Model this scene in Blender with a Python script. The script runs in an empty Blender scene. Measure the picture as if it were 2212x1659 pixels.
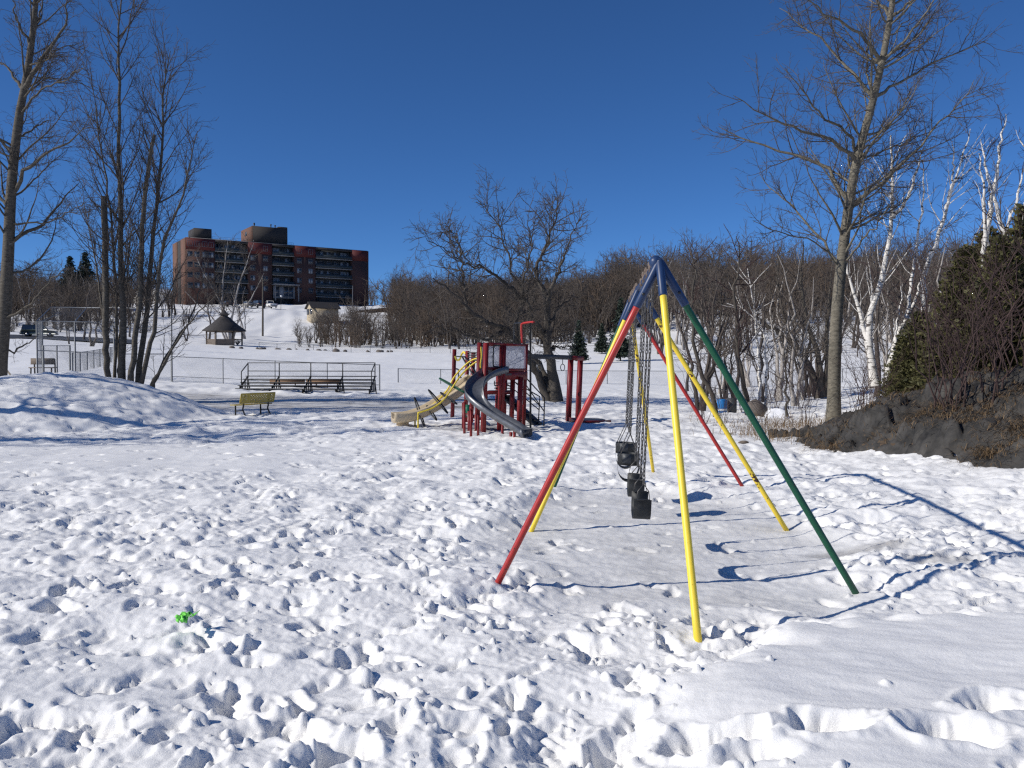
import bpy, math, random
import numpy as np
from mathutils import Vector, Matrix

scene = bpy.context.scene
COL = scene.collection
# ------------------------------------------------------------------ camera, sky, sun, exposure
F = 1838.0; CX = 1106.0; CY = 829.5; CAMZ = 2.05
PITCH = math.atan(46.5 / F)
cam_d = bpy.data.cameras.new('camera'); cam = bpy.data.objects.new('camera', cam_d); COL.objects.link(cam)
cam_d.sensor_width = 36.0; cam_d.lens = 36.0 * F / 2212.0
cam_d.clip_start = 0.05; cam_d.clip_end = 3000
cam.location = (0, 0, CAMZ); cam.rotation_euler = (math.radians(90) - PITCH, 0, 0)
scene.camera = cam

SUN_EL = math.radians(33.0)
LIGHT_AZ = (0.955, 0.297)                      # horizontal direction the light travels
wd = bpy.data.worlds.new('World'); scene.world = wd; wd.use_nodes = True
nt = wd.node_tree; nt.nodes.clear()
sky = nt.nodes.new('ShaderNodeTexSky'); sky.sky_type = 'NISHITA'; sky.sun_disc = False
sky.sun_elevation = SUN_EL
sky.sun_rotation = math.atan2(-LIGHT_AZ[0], -LIGHT_AZ[1]) % (2 * math.pi)
sky.altitude = 2500; sky.air_density = 0.8; sky.dust_density = 0.0; sky.ozone_density = 10.0
bg = nt.nodes.new('ShaderNodeBackground'); bg.inputs[1].default_value = 0.10
wo = nt.nodes.new('ShaderNodeOutputWorld')
hs = nt.nodes.new('ShaderNodeHueSaturation'); hs.inputs['Saturation'].default_value = 1.045; hs.inputs['Value'].default_value = 1.08
nt.links.new(sky.outputs[0], hs.inputs['Color']); nt.links.new(hs.outputs[0], bg.inputs[0]); nt.links.new(bg.outputs[0], wo.inputs[0])
sun_d = bpy.data.lights.new('sun', 'SUN'); sun_d.energy = 4.1; sun_d.angle = math.radians(0.53)
sun_d.color = (1.0, 0.955, 0.88)
sun = bpy.data.objects.new('sun', sun_d); COL.objects.link(sun)
sun.rotation_euler = Vector((LIGHT_AZ[0] * math.cos(SUN_EL), LIGHT_AZ[1] * math.cos(SUN_EL), -math.sin(SUN_EL))).to_track_quat('-Z', 'Y').to_euler()
vs = scene.view_settings; vs.view_transform = 'Standard'; vs.look = 'None'; vs.exposure = 0.0; vs.gamma = 1.0; vs.use_curve_mapping = False
scene.cycles.use_denoising = False
scene.cycles.sample_clamp_indirect = 4.0; scene.cycles.max_bounces = 6; scene.cycles.transparent_max_bounces = 12
scene.cycles.filter_width = 1.3 if hasattr(scene.cycles, 'filter_width') else 1.5

# ------------------------------------------------------------------ helpers
SP, CP = math.sin(PITCH), math.cos(PITCH)
def W(px, py, d):
    a = (px - CX) / F; b = -(py - CY) / F
    y = CP + b * SP; z = -SP + b * CP; t = d / y
    return Vector((a * t, d, CAMZ + z * t))
def XD(px, d): return (px - CX) / F * d
def crop(ox, oy, s): return lambda x, y: ((ox + x / s) / 1.8228, (oy + y / s) / 1.8228)
D7 = crop(1700, 1330, 4.147); D3 = crop(1450, 1150, 2.212); D2 = crop(650, 850, 2.0733)
DB = crop(900, 1350, 3.403); DA = crop(680, 880, 2.765); DL = crop(0, 1000, 3.16)
def W7(x, y, d): return W(*D7(x, y), d)
def W3(x, y, d): return W(*D3(x, y), d)
def W2(x, y, d): return W(*D2(x, y), d)
def WB(x, y, d): return W(*DB(x, y), d)
def WL(x, y, d): return W(*DL(x, y), d)

ORG = {}
def thing(name, label, cat, loc=(0, 0, 0), group=None):
    o = bpy.data.objects.new(name, None); COL.objects.link(o); o.location = loc
    o.empty_display_size = 0.2
    o['label'] = label; o['category'] = cat
    if group: o['group'] = group
    ORG[o] = np.array(loc, float)
    return o
def tag(o, label, cat, group=None):
    o['label'] = label; o['category'] = cat
    if group: o['group'] = group
    return o
def np_mesh(name, V, quads=None, tris=None, smooth=False):
    V = np.asarray(V, np.float32).reshape(-1, 3); me = bpy.data.meshes.new(name)
    me.vertices.add(len(V)); me.vertices.foreach_set('co', V.ravel())
    li = []; ls = []; lt = []; off = 0
    for fa, k in ((quads, 4), (tris, 3)):
        if fa is None or len(fa) == 0: continue
        fa = np.asarray(fa, np.int32); li.append(fa.ravel())
        ls.append(off + np.arange(len(fa), dtype=np.int32) * k); lt.append(np.full(len(fa), k, np.int32)); off += fa.size
    li = np.concatenate(li); ls = np.concatenate(ls); lt = np.concatenate(lt)
    me.loops.add(len(li)); me.loops.foreach_set('vertex_index', li)
    me.polygons.add(len(ls)); me.polygons.foreach_set('loop_start', ls); me.polygons.foreach_set('loop_total', lt)
    if smooth: me.polygons.foreach_set('use_smooth', np.ones(len(ls), bool))
    me.update(calc_edges=True)
    return me
def place(me, name, mat, parent=None):
    o = bpy.data.objects.new(name, me); COL.objects.link(o)
    if mat is not None and not me.materials: me.materials.append(mat)
    if parent is not None:
        o.parent = parent; ORG[o] = ORG[parent]
    else: ORG[o] = np.zeros(3)
    return o
def mobj(name, V, mat, parent=None, quads=None, tris=None, smooth=False):
    V = np.asarray(V, float).reshape(-1, 3)
    if parent is not None: V = V - ORG[parent]
    return place(np_mesh(name, V, quads, tris, smooth), name, mat, parent)
def dup(o, loc=None, parent=None, label=None, group=None, rotz=None, scale=None):
    c = o.copy(); COL.objects.link(c); ORG[c] = ORG[o]
    if parent is not None: c.parent = parent
    if loc is not None: c.location = loc
    if rotz is not None: c.rotation_euler = (0, 0, rotz)
    if scale is not None: c.scale = scale
    if label: c['label'] = label
    if group: c['group'] = group
    for ch in list(o.children): dup(ch, parent=c)
    return c

class MB:
    def __init__(s): s.v = []; s.q = []; s.t = []
    def box(s, c, size, rz=0, M=None):
        hx, hy, hz = size[0] / 2, size[1] / 2, size[2] / 2
        R = M if M is not None else Matrix.Rotation(rz, 3, 'Z')
        b = len(s.v); c = Vector(c)
        for x in (-hx, hx):
            for y in (-hy, hy):
                for z in (-hz, hz): s.v.append(tuple(c + R @ Vector((x, y, z))))
        for f in ((0, 1, 3, 2), (4, 6, 7, 5), (0, 4, 5, 1), (2, 3, 7, 6), (0, 2, 6, 4), (1, 5, 7, 3)): s.q.append(tuple(b + i for i in f))
        return s
    def beam(s, p, q, w, h, up=(0, 0, 1)):
        p = Vector(p); q = Vector(q); d = q - p; L = d.length; d.normalize()
        u = Vector(up)
        if abs(d.dot(u)) > 0.98: u = Vector((1, 0, 0))
        x = d.cross(u).normalized(); u = x.cross(d)
        M = Matrix((x, d, u)).transposed()
        return s.box((p + q) / 2, (w, L, h), M=M)
    def tube(s, pts, r, k=8, closed=False, caps=True):
        P = [Vector(p) for p in pts]; n = len(P); b = len(s.v)
        rr = r if hasattr(r, '__len__') else [r] * n
        T = []
        for i in range(n):
            a = P[i - 1] if (i > 0 or closed) else P[i]; c = P[(i + 1) % n] if (i < n - 1 or closed) else P[i]
            T.append((c - a).normalized())
        u = T[0].orthogonal().normalized()
        for i in range(n):
            u = (u - T[i] * u.dot(T[i])).normalized(); w = T[i].cross(u)
            for j in range(k):
                a = 2 * math.pi * j / k
                s.v.append(tuple(P[i] + (u * math.cos(a) + w * math.sin(a)) * rr[i]))
        m = n if closed else n - 1
        for i in range(m):
            o0 = b + i * k; o1 = b + ((i + 1) % n) * k
            if closed and i == n - 1:      # align the seam
                best = min(range(k), key=lambda sft: (Vector(s.v[o1 + sft]) - Vector(s.v[o0])).length)
            else: best = 0
            for j in range(k):
                s.q.append((o0 + j, o0 + (j + 1) % k, o1 + (j + 1 + best) % k, o1 + (j + best) % k))
        if caps and not closed:
            for base, P0 in ((b, P[0]), (b + (n - 1) * k, P[-1])):
                ci = len(s.v); s.v.append(tuple(P0))
                for j in range(k): s.t.append((base + j, base + (j + 1) % k, ci))
        return s
    def poly(s, pts):
        b = len(s.v); s.v += [tuple(p) for p in pts]; n = len(pts)
        if n == 4: s.q.append((b, b + 1, b + 2, b + 3))
        else:
            for i in range(1, n - 1): s.t.append((b, b + i, b + i + 1))
        return s
    def prism(s, pts, ext):
        a = [Vector(p) for p in pts]; e = Vector(ext); n = len(a)
        s.poly(a); s.poly([p + e for p in reversed(a)])
        for i in range(n):
            j = (i + 1) % n; s.poly([a[i], a[i] + e, a[j] + e, a[j]])
        return s
    def loft(s, rings, closed_ring=True, caps=True):
        b = len(s.v); k = len(rings[0])
        for r in rings: s.v += [tuple(p) for p in r]
        for i in range(len(rings) - 1):
            for j in range(k if closed_ring else k - 1):
                s.q.append((b + i * k + j, b + i * k + (j + 1) % k, b + (i + 1) * k + (j + 1) % k, b + (i + 1) * k + j))
        if caps and closed_ring:
            for base in (b, b + (len(rings) - 1) * k):
                for j in range(1, k - 1): s.t.append((base, base + j, base + j + 1))
        return s
    def build(s, name, mat, parent=None, smooth=False):
        return mobj(name, s.v, mat, parent, s.q, s.t, smooth)
def catmull(pts, m=6, closed=False):
    P = [np.array(p, float) for p in pts]; n = len(P); out = []
    for i in range(n if closed else n - 1):
        p0 = P[i - 1] if (i > 0 or closed) else 2 * P[0] - P[1]; p1 = P[i]; p2 = P[(i + 1) % n]
        p3 = P[(i + 2) % n] if (i + 2 < n or closed) else 2 * P[-1] - P[-2]
        for k in range(m):
            t = k / m
            out.append(0.5 * (2 * p1 + (p2 - p0) * t + (2 * p0 - 5 * p1 + 4 * p2 - p3) * t * t + (3 * p1 - p0 - 3 * p2 + p3) * t ** 3))
    if not closed: out.append(P[-1])
    return out

# ------------------------------------------------------------------ materials
def newmat(name):
    m = bpy.data.materials.new(name); m.use_nodes = True; n = m.node_tree
    return m, n, n.nodes['Principled BSDF'], n.nodes, n.links
def mat(name, col, rough=0.6, var=0.18, scale=6.0, chip=0.0, chipcol=(0.07, 0.035, 0.02), metal=0.0, bump=0.0, chipscale=22.0, stretch=(1, 1, 1), col2=None, spec=0.4):
    m, n, b, N, L = newmat(name)
    tc = N.new('ShaderNodeTexCoord'); mp = N.new('ShaderNodeMapping'); mp.inputs['Scale'].default_value = stretch
    L.new(tc.outputs['Object'], mp.inputs[0])
    no = N.new('ShaderNodeTexNoise'); no.inputs['Scale'].default_value = scale; no.inputs['Detail'].default_value = 6; no.inputs['Roughness'].default_value = 0.65
    L.new(mp.outputs[0], no.inputs[0])
    cr = N.new('ShaderNodeValToRGB'); e = cr.color_ramp.elements
    c2 = col2 or tuple(min(1, c * (1 + var)) for c in col)
    c1 = tuple(c * (1 - var) for c in col)
    e[0].position = 0.3; e[0].color = (*c1, 1); e[1].position = 0.7; e[1].color = (*c2, 1)
    L.new(no.outputs[0], cr.inputs[0]); out = cr.outputs[0]
    b.inputs['Roughness'].default_value = rough; b.inputs['Metallic'].default_value = metal
    b.inputs['Specular IOR Level'].default_value = spec
    if chip > 0:
        n2 = N.new('ShaderNodeTexNoise'); n2.inputs['Scale'].default_value = chipscale; n2.inputs['Detail'].default_value = 5
        L.new(mp.outputs[0], n2.inputs[0])
        n3 = N.new('ShaderNodeTexNoise'); n3.inputs['Scale'].default_value = chipscale * 0.13; L.new(mp.outputs[0], n3.inputs[0])
        ad = N.new('ShaderNodeMath'); ad.operation = 'ADD'; L.new(n2.outputs[0], ad.inputs[0]); L.new(n3.outputs[0], ad.inputs[1])
        th = N.new('ShaderNodeMapRange'); th.inputs[1].default_value = 1.34 - chip; th.inputs[2].default_value = 1.38 - chip
        L.new(ad.outputs[0], th.inputs[0])
        mx = N.new('ShaderNodeMix'); mx.data_type = 'RGBA'; L.new(th.outputs[0], mx.inputs[0]); L.new(out, mx.inputs[6]); mx.inputs[7].default_value = (*chipcol, 1)
        out = mx.outputs[2]
    L.new(out, b.inputs['Base Color'])
    if bump > 0:
        bp = N.new('ShaderNodeBump'); bp.inputs['Strength'].default_value = bump; bp.inputs['Distance'].default_value = 0.02
        L.new(no.outputs[0], bp.inputs['Height']); L.new(bp.outputs[0], b.inputs['Normal'])
    return m
def snow_mat():
    m, n, b, N, L = newmat('snow')
    tc = N.new('ShaderNodeTexCoord'); at = N.new('ShaderNodeAttribute'); at.attribute_name = 'dirt'
    no = N.new('ShaderNodeTexNoise'); no.inputs['Scale'].default_value = 1.7; no.inputs['Detail'].default_value = 8; no.inputs['Roughness'].default_value = 0.7
    L.new(tc.outputs['Object'], no.inputs[0])
    mr = N.new('ShaderNodeMapRange'); mr.inputs[1].default_value = 0.3; mr.inputs[2].default_value = 0.75; mr.inputs[3].default_value = 0.35; mr.inputs[4].default_value = 1.3
    L.new(no.outputs[0], mr.inputs[0])
    mu = N.new('ShaderNodeMath'); mu.operation = 'MULTIPLY'; mu.use_clamp = True; L.new(mr.outputs[0], mu.inputs[0]); L.new(at.outputs['Fac'], mu.inputs[1])
    cr = N.new('ShaderNodeValToRGB'); e = cr.color_ramp.elements
    e[0].color = (0.90, 0.89, 0.865, 1); e[1].position = 1.0; e[1].color = (0.16, 0.13, 0.1, 1)
    e2 = e.new(0.35); e2.color = (0.62, 0.61, 0.59, 1)
    L.new(mu.outputs[0], cr.inputs[0])
    L.new(cr.outputs[0], b.inputs['Base Color']); b.inputs['Roughness'].default_value = 0.55; b.inputs['Specular IOR Level'].default_value = 0.25
    n2 = N.new('ShaderNodeTexNoise'); n2.inputs['Scale'].default_value = 26; n2.inputs['Detail'].default_value = 8; n2.inputs['Roughness'].default_value = 0.75
    L.new(tc.outputs['Object'], n2.inputs[0])
    bp = N.new('ShaderNodeBump'); bp.inputs['Strength'].default_value = 0.35; bp.inputs['Distance'].default_value = 0.03
    L.new(n2.outputs[0], bp.inputs['Height']); L.new(bp.outputs[0], b.inputs['Normal'])
    return m
def birch_mat():
    m, n, b, N, L = newmat('birch_bark')
    tc = N.new('ShaderNodeTexCoord'); mp = N.new('ShaderNodeMapping'); mp.inputs['Scale'].default_value = (2.2, 2.2, 11)
    L.new(tc.outputs['Object'], mp.inputs[0])  # penthouse side gets the lighter sunlit brick tone
    no = N.new('ShaderNodeTexNoise'); no.inputs['Scale'].default_value = 1.0; no.inputs['Detail'].default_value = 5; no.inputs['Roughness'].default_value = 0.7; L.new(mp.outputs[0], no.inputs[0])
    cr = N.new('ShaderNodeValToRGB'); e = cr.color_ramp.elements
    e[0].position = 0.40; e[0].color = (0.06, 0.05, 0.045, 1); e[1].position = 0.47; e[1].color = (0.72, 0.69, 0.64, 1)
    L.new(no.outputs[0], cr.inputs[0]); L.new(cr.outputs[0], b.inputs['Base Color']); b.inputs['Roughness'].default_value = 0.8
    return m
def brick_mat(name, c1, c2, mortar, scale=9):
    m, n, b, N, L = newmat(name)
    tc = N.new('ShaderNodeTexCoord')
    br = N.new('ShaderNodeTexBrick'); br.inputs['Scale'].default_value = scale; br.inputs['Color1'].default_value = (*c1, 1); br.inputs['Color2'].default_value = (*c2, 1); br.inputs['Mortar'].default_value = (*mortar, 1)
    mp = N.new('ShaderNodeMapping'); mp.inputs['Rotation'].default_value = (math.radians(90), 0, 0); L.new(tc.outputs['Object'], mp.inputs[0]); L.new(mp.outputs[0], br.inputs[0])
    no = N.new('ShaderNodeTexNoise'); no.inputs['Scale'].default_value = 0.25; no.inputs['Detail'].default_value = 6; L.new(tc.outputs['Object'], no.inputs[0])
    mx = N.new('ShaderNodeMix'); mx.data_type = 'RGBA'; mx.blend_type = 'MULTIPLY'; mx.inputs[0].default_value = 0.5
    L.new(br.outputs[0], mx.inputs[6]); L.new(no.outputs[0], mx.inputs[7]); L.new(mx.outputs[2], b.inputs['Base Color']); b.inputs['Roughness'].default_value = 0.85
    return m
def glass_mat(name, col, rough=0.08):
    m, n, b, N, L = newmat(name); b.inputs['Base Color'].default_value = (*col, 1); b.inputs['Roughness'].default_value = rough; b.inputs['Specular IOR Level'].default_value = 0.8
    no = N.new('ShaderNodeTexNoise'); no.inputs['Scale'].default_value = 1.3
    tc = N.new('ShaderNodeTexCoord'); L.new(tc.outputs['Object'], no.inputs[0])
    bp = N.new('ShaderNodeBump'); bp.inputs['Strength'].default_value = 0.08; L.new(no.outputs[0], bp.inputs['Height']); L.new(bp.outputs[0], b.inputs['Normal'])
    return m
def plexi_mat():
    m, n, b, N, L = newmat('plexiglass')
    tr = N.new('ShaderNodeBsdfTransparent'); mx = N.new('ShaderNodeMixShader')
    b.inputs['Base Color'].default_value = (0.55, 0.55, 0.6, 1); b.inputs['Roughness'].default_value = 0.25
    no = N.new('ShaderNodeTexNoise'); no.inputs['Scale'].default_value = 9; no.inputs['Detail'].default_value = 7
    tc = N.new('ShaderNodeTexCoord'); L.new(tc.outputs['Object'], no.inputs[0])
    mr = N.new('ShaderNodeMapRange'); mr.inputs[1].default_value = 0.3; mr.inputs[2].default_value = 0.7; mr.inputs[3].default_value = 0.42; mr.inputs[4].default_value = 0.68
    L.new(no.outputs[0], mr.inputs[0]); L.new(mr.outputs[0], mx.inputs[0])
    L.new(tr.outputs[0], mx.inputs[1]); L.new(b.outputs[0], mx.inputs[2])
    L.new(mx.outputs[0], N['Material Output'].inputs[0])
    return m
M = dict(
    snow=snow_mat(), birch=birch_mat(), plexi=plexi_mat(),
    red=mat('red_paint', (0.42, 0.028, 0.022), 0.38, 0.15, 9, chip=0.06, spec=0.5),
    dred=mat('dark_red_paint', (0.20, 0.016, 0.017), 0.42, 0.2, 7, chip=0.07),
    yellow=mat('yellow_paint', (0.9, 0.67, 0.06), 0.4, 0.06, 5, chip=0.04, spec=0.45),
    yellowc=mat('chipped_yellow_paint', (0.86, 0.63, 0.055), 0.45, 0.08, 5, chip=0.17),
    green=mat('green_paint', (0.008, 0.085, 0.042), 0.42, 0.15, 9, chip=0.01),
    blue=mat('blue_paint', (0.016, 0.04, 0.11), 0.42, 0.2, 9, chip=0.03),
    steel=mat('galvanized_steel', (0.24, 0.25, 0.26), 0.45, 0.2, 20, metal=0.7),
    chain=mat('chain_steel', (0.11, 0.105, 0.1), 0.5, 0.4, 60, metal=0.6, chip=0.1, chipcol=(0.1, 0.05, 0.03)),
    rust=mat('rusted_bolt', (0.16, 0.075, 0.04), 0.7, 0.5, 40, col2=(0.22, 0.19, 0.16)),
    rubber=mat('black_rubber', (0.018, 0.02, 0.022), 0.55, 0.4, 14),
    black=mat('black_steel', (0.022, 0.024, 0.027), 0.45, 0.3, 14),
    dgrey=mat('dark_grey_plastic', (0.05, 0.055, 0.062), 0.5, 0.25, 9),
    slide=mat('worn_steel_slide', (0.17, 0.175, 0.185), 0.42, 0.25, 12, metal=0.7, stretch=(1, 1, 1)),
    tan=mat('tan_plastic', (0.64, 0.52, 0.35), 0.45, 0.08, 3),
    gpan=mat('green_plastic', (0.03, 0.22, 0.12), 0.45, 0.1, 5),
    wood=mat('brown_wood', (0.20, 0.115, 0.06), 0.7, 0.3, 5, stretch=(1, 1, 9)),
    gwood=mat('weathered_wood', (0.15, 0.12, 0.095), 0.8, 0.3, 3, stretch=(1, 1, 5)),
    shingle=mat('roof_shingles', (0.045, 0.04, 0.038), 0.85, 0.35, 4, bump=0.4),
    bench=mat('bench_yellow', (0.45, 0.34, 0.07), 0.5, 0.1, 8),
    blackf=mat('bleacher_steel', (0.035, 0.037, 0.04), 0.55, 0.3, 10),
    brick=brick_mat('brick_shaded_tone', (0.13, 0.05, 0.036), (0.10, 0.042, 0.032), (0.11, 0.08, 0.07), 1.6),  # end-wall brick darkened for the front, its shade put into the colour
    redband=mat('red_cladding', (0.10, 0.017, 0.016), 0.7, 0.15, 1.2),
    dbrick=brick_mat('dark_brick', (0.05, 0.042, 0.04), (0.042, 0.036, 0.034), (0.06, 0.055, 0.05), 1.6),
    lit_brick=brick_mat('brick_sunlit_tone', (0.21, 0.09, 0.052), (0.17, 0.075, 0.045), (0.16, 0.11, 0.08), 1.6),  # same brick as the front, kept in a lighter tone for sunlit sides
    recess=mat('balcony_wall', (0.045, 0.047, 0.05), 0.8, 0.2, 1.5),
    slab=mat('concrete_slab', (0.24, 0.23, 0.22), 0.8, 0.12, 2),
    rail=mat('balcony_panel', (0.035, 0.045, 0.048), 0.5, 0.2, 3),
    wframe=mat('window_frame', (0.15, 0.155, 0.165), 0.5, 0.1, 4),
    glass=glass_mat('window_glass', (0.045, 0.055, 0.07)), curtain=mat('curtained_glass', (0.26, 0.28, 0.31), 0.35, 0.2, 2.0),
    tyre=mat('tyre', (0.012, 0.012, 0.013), 0.8, 0.2, 20), rim=mat('wheel_rim', (0.3, 0.3, 0.31), 0.35, 0.1, 9, metal=0.8),
    cwhite=mat('white_car_paint', (0.72, 0.71, 0.68), 0.3, 0.06, 3, chip=0.02, chipcol=(0.3, 0.26, 0.22)), cdark=mat('dark_car_paint', (0.02, 0.022, 0.03), 0.25, 0.2, 3),
    cgreen=mat('grey_green_car_paint', (0.10, 0.13, 0.125), 0.3, 0.15, 3), csilver=mat('pale_car_paint', (0.42, 0.40, 0.36), 0.3, 0.1, 3),
    lampr=mat('tail_lamp', (0.35, 0.02, 0.015), 0.3, 0.1, 3), lampw=mat('head_lamp', (0.7, 0.7, 0.68), 0.2, 0.1, 3),
    rock=mat('dark_rock', (0.022, 0.0215, 0.021), 0.8, 0.6, 2.4, bump=1.0, col2=(0.075, 0.07, 0.064), chip=0.12, chipcol=(0.085, 0.058, 0.036), chipscale=7),
    boulder=mat('grey_brown_boulder', (0.13, 0.11, 0.095), 0.85, 0.35, 2.5, bump=0.6),
    bark=mat('grey_bark', (0.075, 0.064, 0.052), 0.9, 0.45, 7, stretch=(1, 1, 0.35), bump=0.8),
    poplar=mat('poplar_bark', (0.15, 0.133, 0.1), 0.85, 0.6, 6, stretch=(1, 1, 2.2), bump=0.9, chip=0.15, chipcol=(0.05, 0.042, 0.035), chipscale=6),
    dpoplar=mat('dark_poplar_bark', (0.095, 0.083, 0.066), 0.88, 0.5, 5, stretch=(1, 1, 2.5), bump=0.7, chip=0.05, chipcol=(0.2, 0.18, 0.15), chipscale=4),
    twig=mat('grey_twigs', (0.09, 0.075, 0.063), 0.9, 0.4, 3),
    twigr=mat('red_brown_twigs', (0.06, 0.037, 0.033), 0.9, 0.4, 3),
    twigb=mat('dark_birch_twigs', (0.05, 0.032, 0.03), 0.9, 0.4, 3),
    woods=mat('woodland_bark', (0.085, 0.07, 0.06), 0.9, 0.5, 0.6), woodst=mat('woodland_twigs', (0.098, 0.08, 0.066), 0.9, 0.45, 0.5),
    woods2=mat('woodland_twigs_warm', (0.11, 0.08, 0.058), 0.9, 0.45, 0.5),
    pale=mat('pale_bark', (0.34, 0.31, 0.28), 0.85, 0.35, 3),
    needle=mat('spruce_needles', (0.028, 0.042, 0.028), 0.7, 0.5, 3), cedar=mat('cedar_leaves', (0.055, 0.065, 0.02), 0.7, 0.55, 2.2, col2=(0.13, 0.12, 0.04)),
    grass=mat('dry_grass', (0.19, 0.125, 0.065), 0.85, 0.45, 4),
    scrap=mat('green_plastic_scrap', (0.24, 0.85, 0.13), 0.45, 0.12, 30), drum=mat('blue_drum', (0.02, 0.16, 0.42), 0.4, 0.15, 5),
    siding=mat('white_siding', (0.62, 0.6, 0.56), 0.7, 0.1, 1), tansid=mat('tan_siding', (0.48, 0.40, 0.28), 0.75, 0.1, 1), bsiding=mat('brown_siding', (0.14, 0.085, 0.055), 0.8, 0.2, 1),
    roofsnow=mat('roof_snow', (0.84, 0.85, 0.88), 0.6, 0.03, 1), asphalt=mat('wet_asphalt', (0.055, 0.055, 0.057), 0.6, 0.3, 0.8),
    white=mat('white_plastic', (0.7, 0.7, 0.68), 0.5, 0.08, 4),
)
# ------------------------------------------------------------------ terrain
TPX = np.array([-1000, 0, 250, 450, 620, 800, 1100, 1400, 1800, 2212, 3300], float)
TD = np.array([0.3, 8, 16, 23, 31, 40, 48, 62, 80, 100, 125, 150, 180, 215, 240, 300, 420, 700, 1200], float)
TZ = np.array([  # rows: distance, columns: TPX
    [0, 0, 0, 0, 0, 0, 0, 0, 0, 0, 0],
    [0, 0, 0, 0, 0, 0, 0, 0, 0, 0, 0.1],
    [0, 0, 0, 0, 0, 0, 0, 0, 0, 0.25, 1.2],
    [0, 0, 0, 0, 0, 0, 0, 0, 0.02, 0.9, 2.2],
    [0.3, 0.2, 0.15, 0.1, 0.1, 0.1, 0.08, 0.0, 0.05, 1.5, 3.2],
    [0.6, 0.6, 0.45, 0.35, 0.3, 0.2, 0.2, 0.1, 0.05, 1.7, 4.0],
    [1.1, 1.1, 1.0, 0.85, 0.6, 0.45, 0.3, 0.15, 0.1, 1.8, 4.6],
    [1.7, 1.6, 1.4, 1.2, 0.95, 0.6, 0.4, 0.32, 0.3, 1.9, 5.5],
    [2.9, 2.8, 2.4, 1.9, 1.55, 1.35, 1.3, 1.2, 1.2, 2.4, 6],
    [4.6, 4.5, 3.8, 3.0, 2.7, 2.3, 2.3, 2.5, 2.5, 3.4, 7],
    [6.2, 5.9, 5.4, 4.3, 3.9, 3.6, 3.6, 4.0, 4.2, 5.0, 8],
    [8.6, 8.0, 7.0, 5.6, 5.2, 5.0, 5.3, 7.0, 8.0, 8.5, 10],
    [12, 11.5, 10, 8.0, 7.2, 7.4, 8.4, 11, 12, 12, 13],
    [15, 15.5, 16, 16.4, 16.4, 12.5, 12.5, 15, 16, 16, 17],
    [18, 18.5, 18.5, 18.2, 18.3, 17.5, 16, 18.5, 20, 20, 20],
    [23, 23, 22, 22.5, 22.5, 22, 21, 24, 25, 25, 25],
    [29, 29, 29, 29, 29, 29, 29, 33, 34, 34, 33],
    [33, 33, 33, 33, 33, 33, 33, 38, 40, 40, 38],
    [20, 20, 20, 20, 20, 20, 20, 20, 20, 20, 20]], float)
_lx = np.linspace(-1000, 3300, 216); _ld = np.linspace(math.log(0.3), math.log(1200), 260)
_g = np.array([np.interp(_ld, np.log(TD), TZ[:, j]) for j in range(len(TPX))]).T
_g = np.array([np.interp(_lx, TPX, r) for r in _g])
def _smooth(a, k, ax):
    w = np.exp(-0.5 * (np.arange(-3 * k, 3 * k + 1) / k) ** 2); w /= w.sum()
    p = [(0, 0), (0, 0)]; p[ax] = (3 * k, 3 * k); b = np.pad(a, p, mode='edge')
    return np.apply_along_axis(lambda v: np.convolve(v, w, 'valid'), ax, b)
_g = _smooth(_smooth(_g, 2, 0), 4, 1)
def terrain(x, y):
    x = np.asarray(x, float); y = np.asarray(y, float)
    th = np.arctan2(x, y); r = np.hypot(x, y); tc = np.clip(th, -0.85, 0.85)
    d = np.clip(r * np.cos(tc), 0.31, 1190); px = np.clip(CX + F * np.tan(tc), -1000, 3300)
    fi = np.clip((np.log(d) - _ld[0]) / (_ld[1] - _ld[0]), 0, len(_ld) - 1.001); fj = np.clip((px + 1000) / (_lx[1] - _lx[0]), 0, len(_lx) - 1.001)
    i = fi.astype(int); j = fj.astype(int); a = fi - i; b = fj - j
    z = (_g[i, j] * (1 - a) + _g[i + 1, j] * a) * (1 - b) + (_g[i, j + 1] * (1 - a) + _g[i + 1, j + 1] * a) * b
    # the snow mound with the tree clump, and the undisturbed bank in the right foreground
    u = (x + 16.7) / 6.0; v = (y - 31.0) / np.where(y < 31.0, 8.2, 6.0)
    q = np.sqrt(u * u + v * v); z = z + 1.5 * np.clip(1 - q ** 1.9, 0, 1) ** 1.15
    return z
def tz(x, y): return float(terrain(x, y))
def ground(px, d, py=900): 
    x = XD(px, d); return Vector((x, d, tz(x, d)))

def _hash(ix, iy, s):
    h = (ix.astype(np.int64) * 374761393 + iy.astype(np.int64) * 668265263 + s * 1442695041) & 0x7fffffff
    h = ((h ^ (h >> 13)) * 1274126177) & 0x7fffffff
    return ((h ^ (h >> 16)) & 0xffff) / 65535.0 * 2 * math.pi
def perlin(x, y, s=0):
    ix = np.floor(x); iy = np.floor(y); fx = x - ix; fy = y - iy; ix = ix.astype(np.int64); iy = iy.astype(np.int64)
    def g(a, b):
        t = _hash(ix + a, iy + b, s); return np.cos(t) * (fx - a) + np.sin(t) * (fy - b)
    u = fx * fx * fx * (fx * (fx * 6 - 15) + 10); v = fy * fy * fy * (fy * (fy * 6 - 15) + 10)
    return ((g(0, 0) * (1 - u) + g(1, 0) * u) * (1 - v) + (g(0, 1) * (1 - u) + g(1, 1) * u) * v) * 1.5
def sst(a, b, x):
    t = np.clip((x - a) / (b - a), 0, 1); return t * t * (3 - 2 * t)
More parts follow.
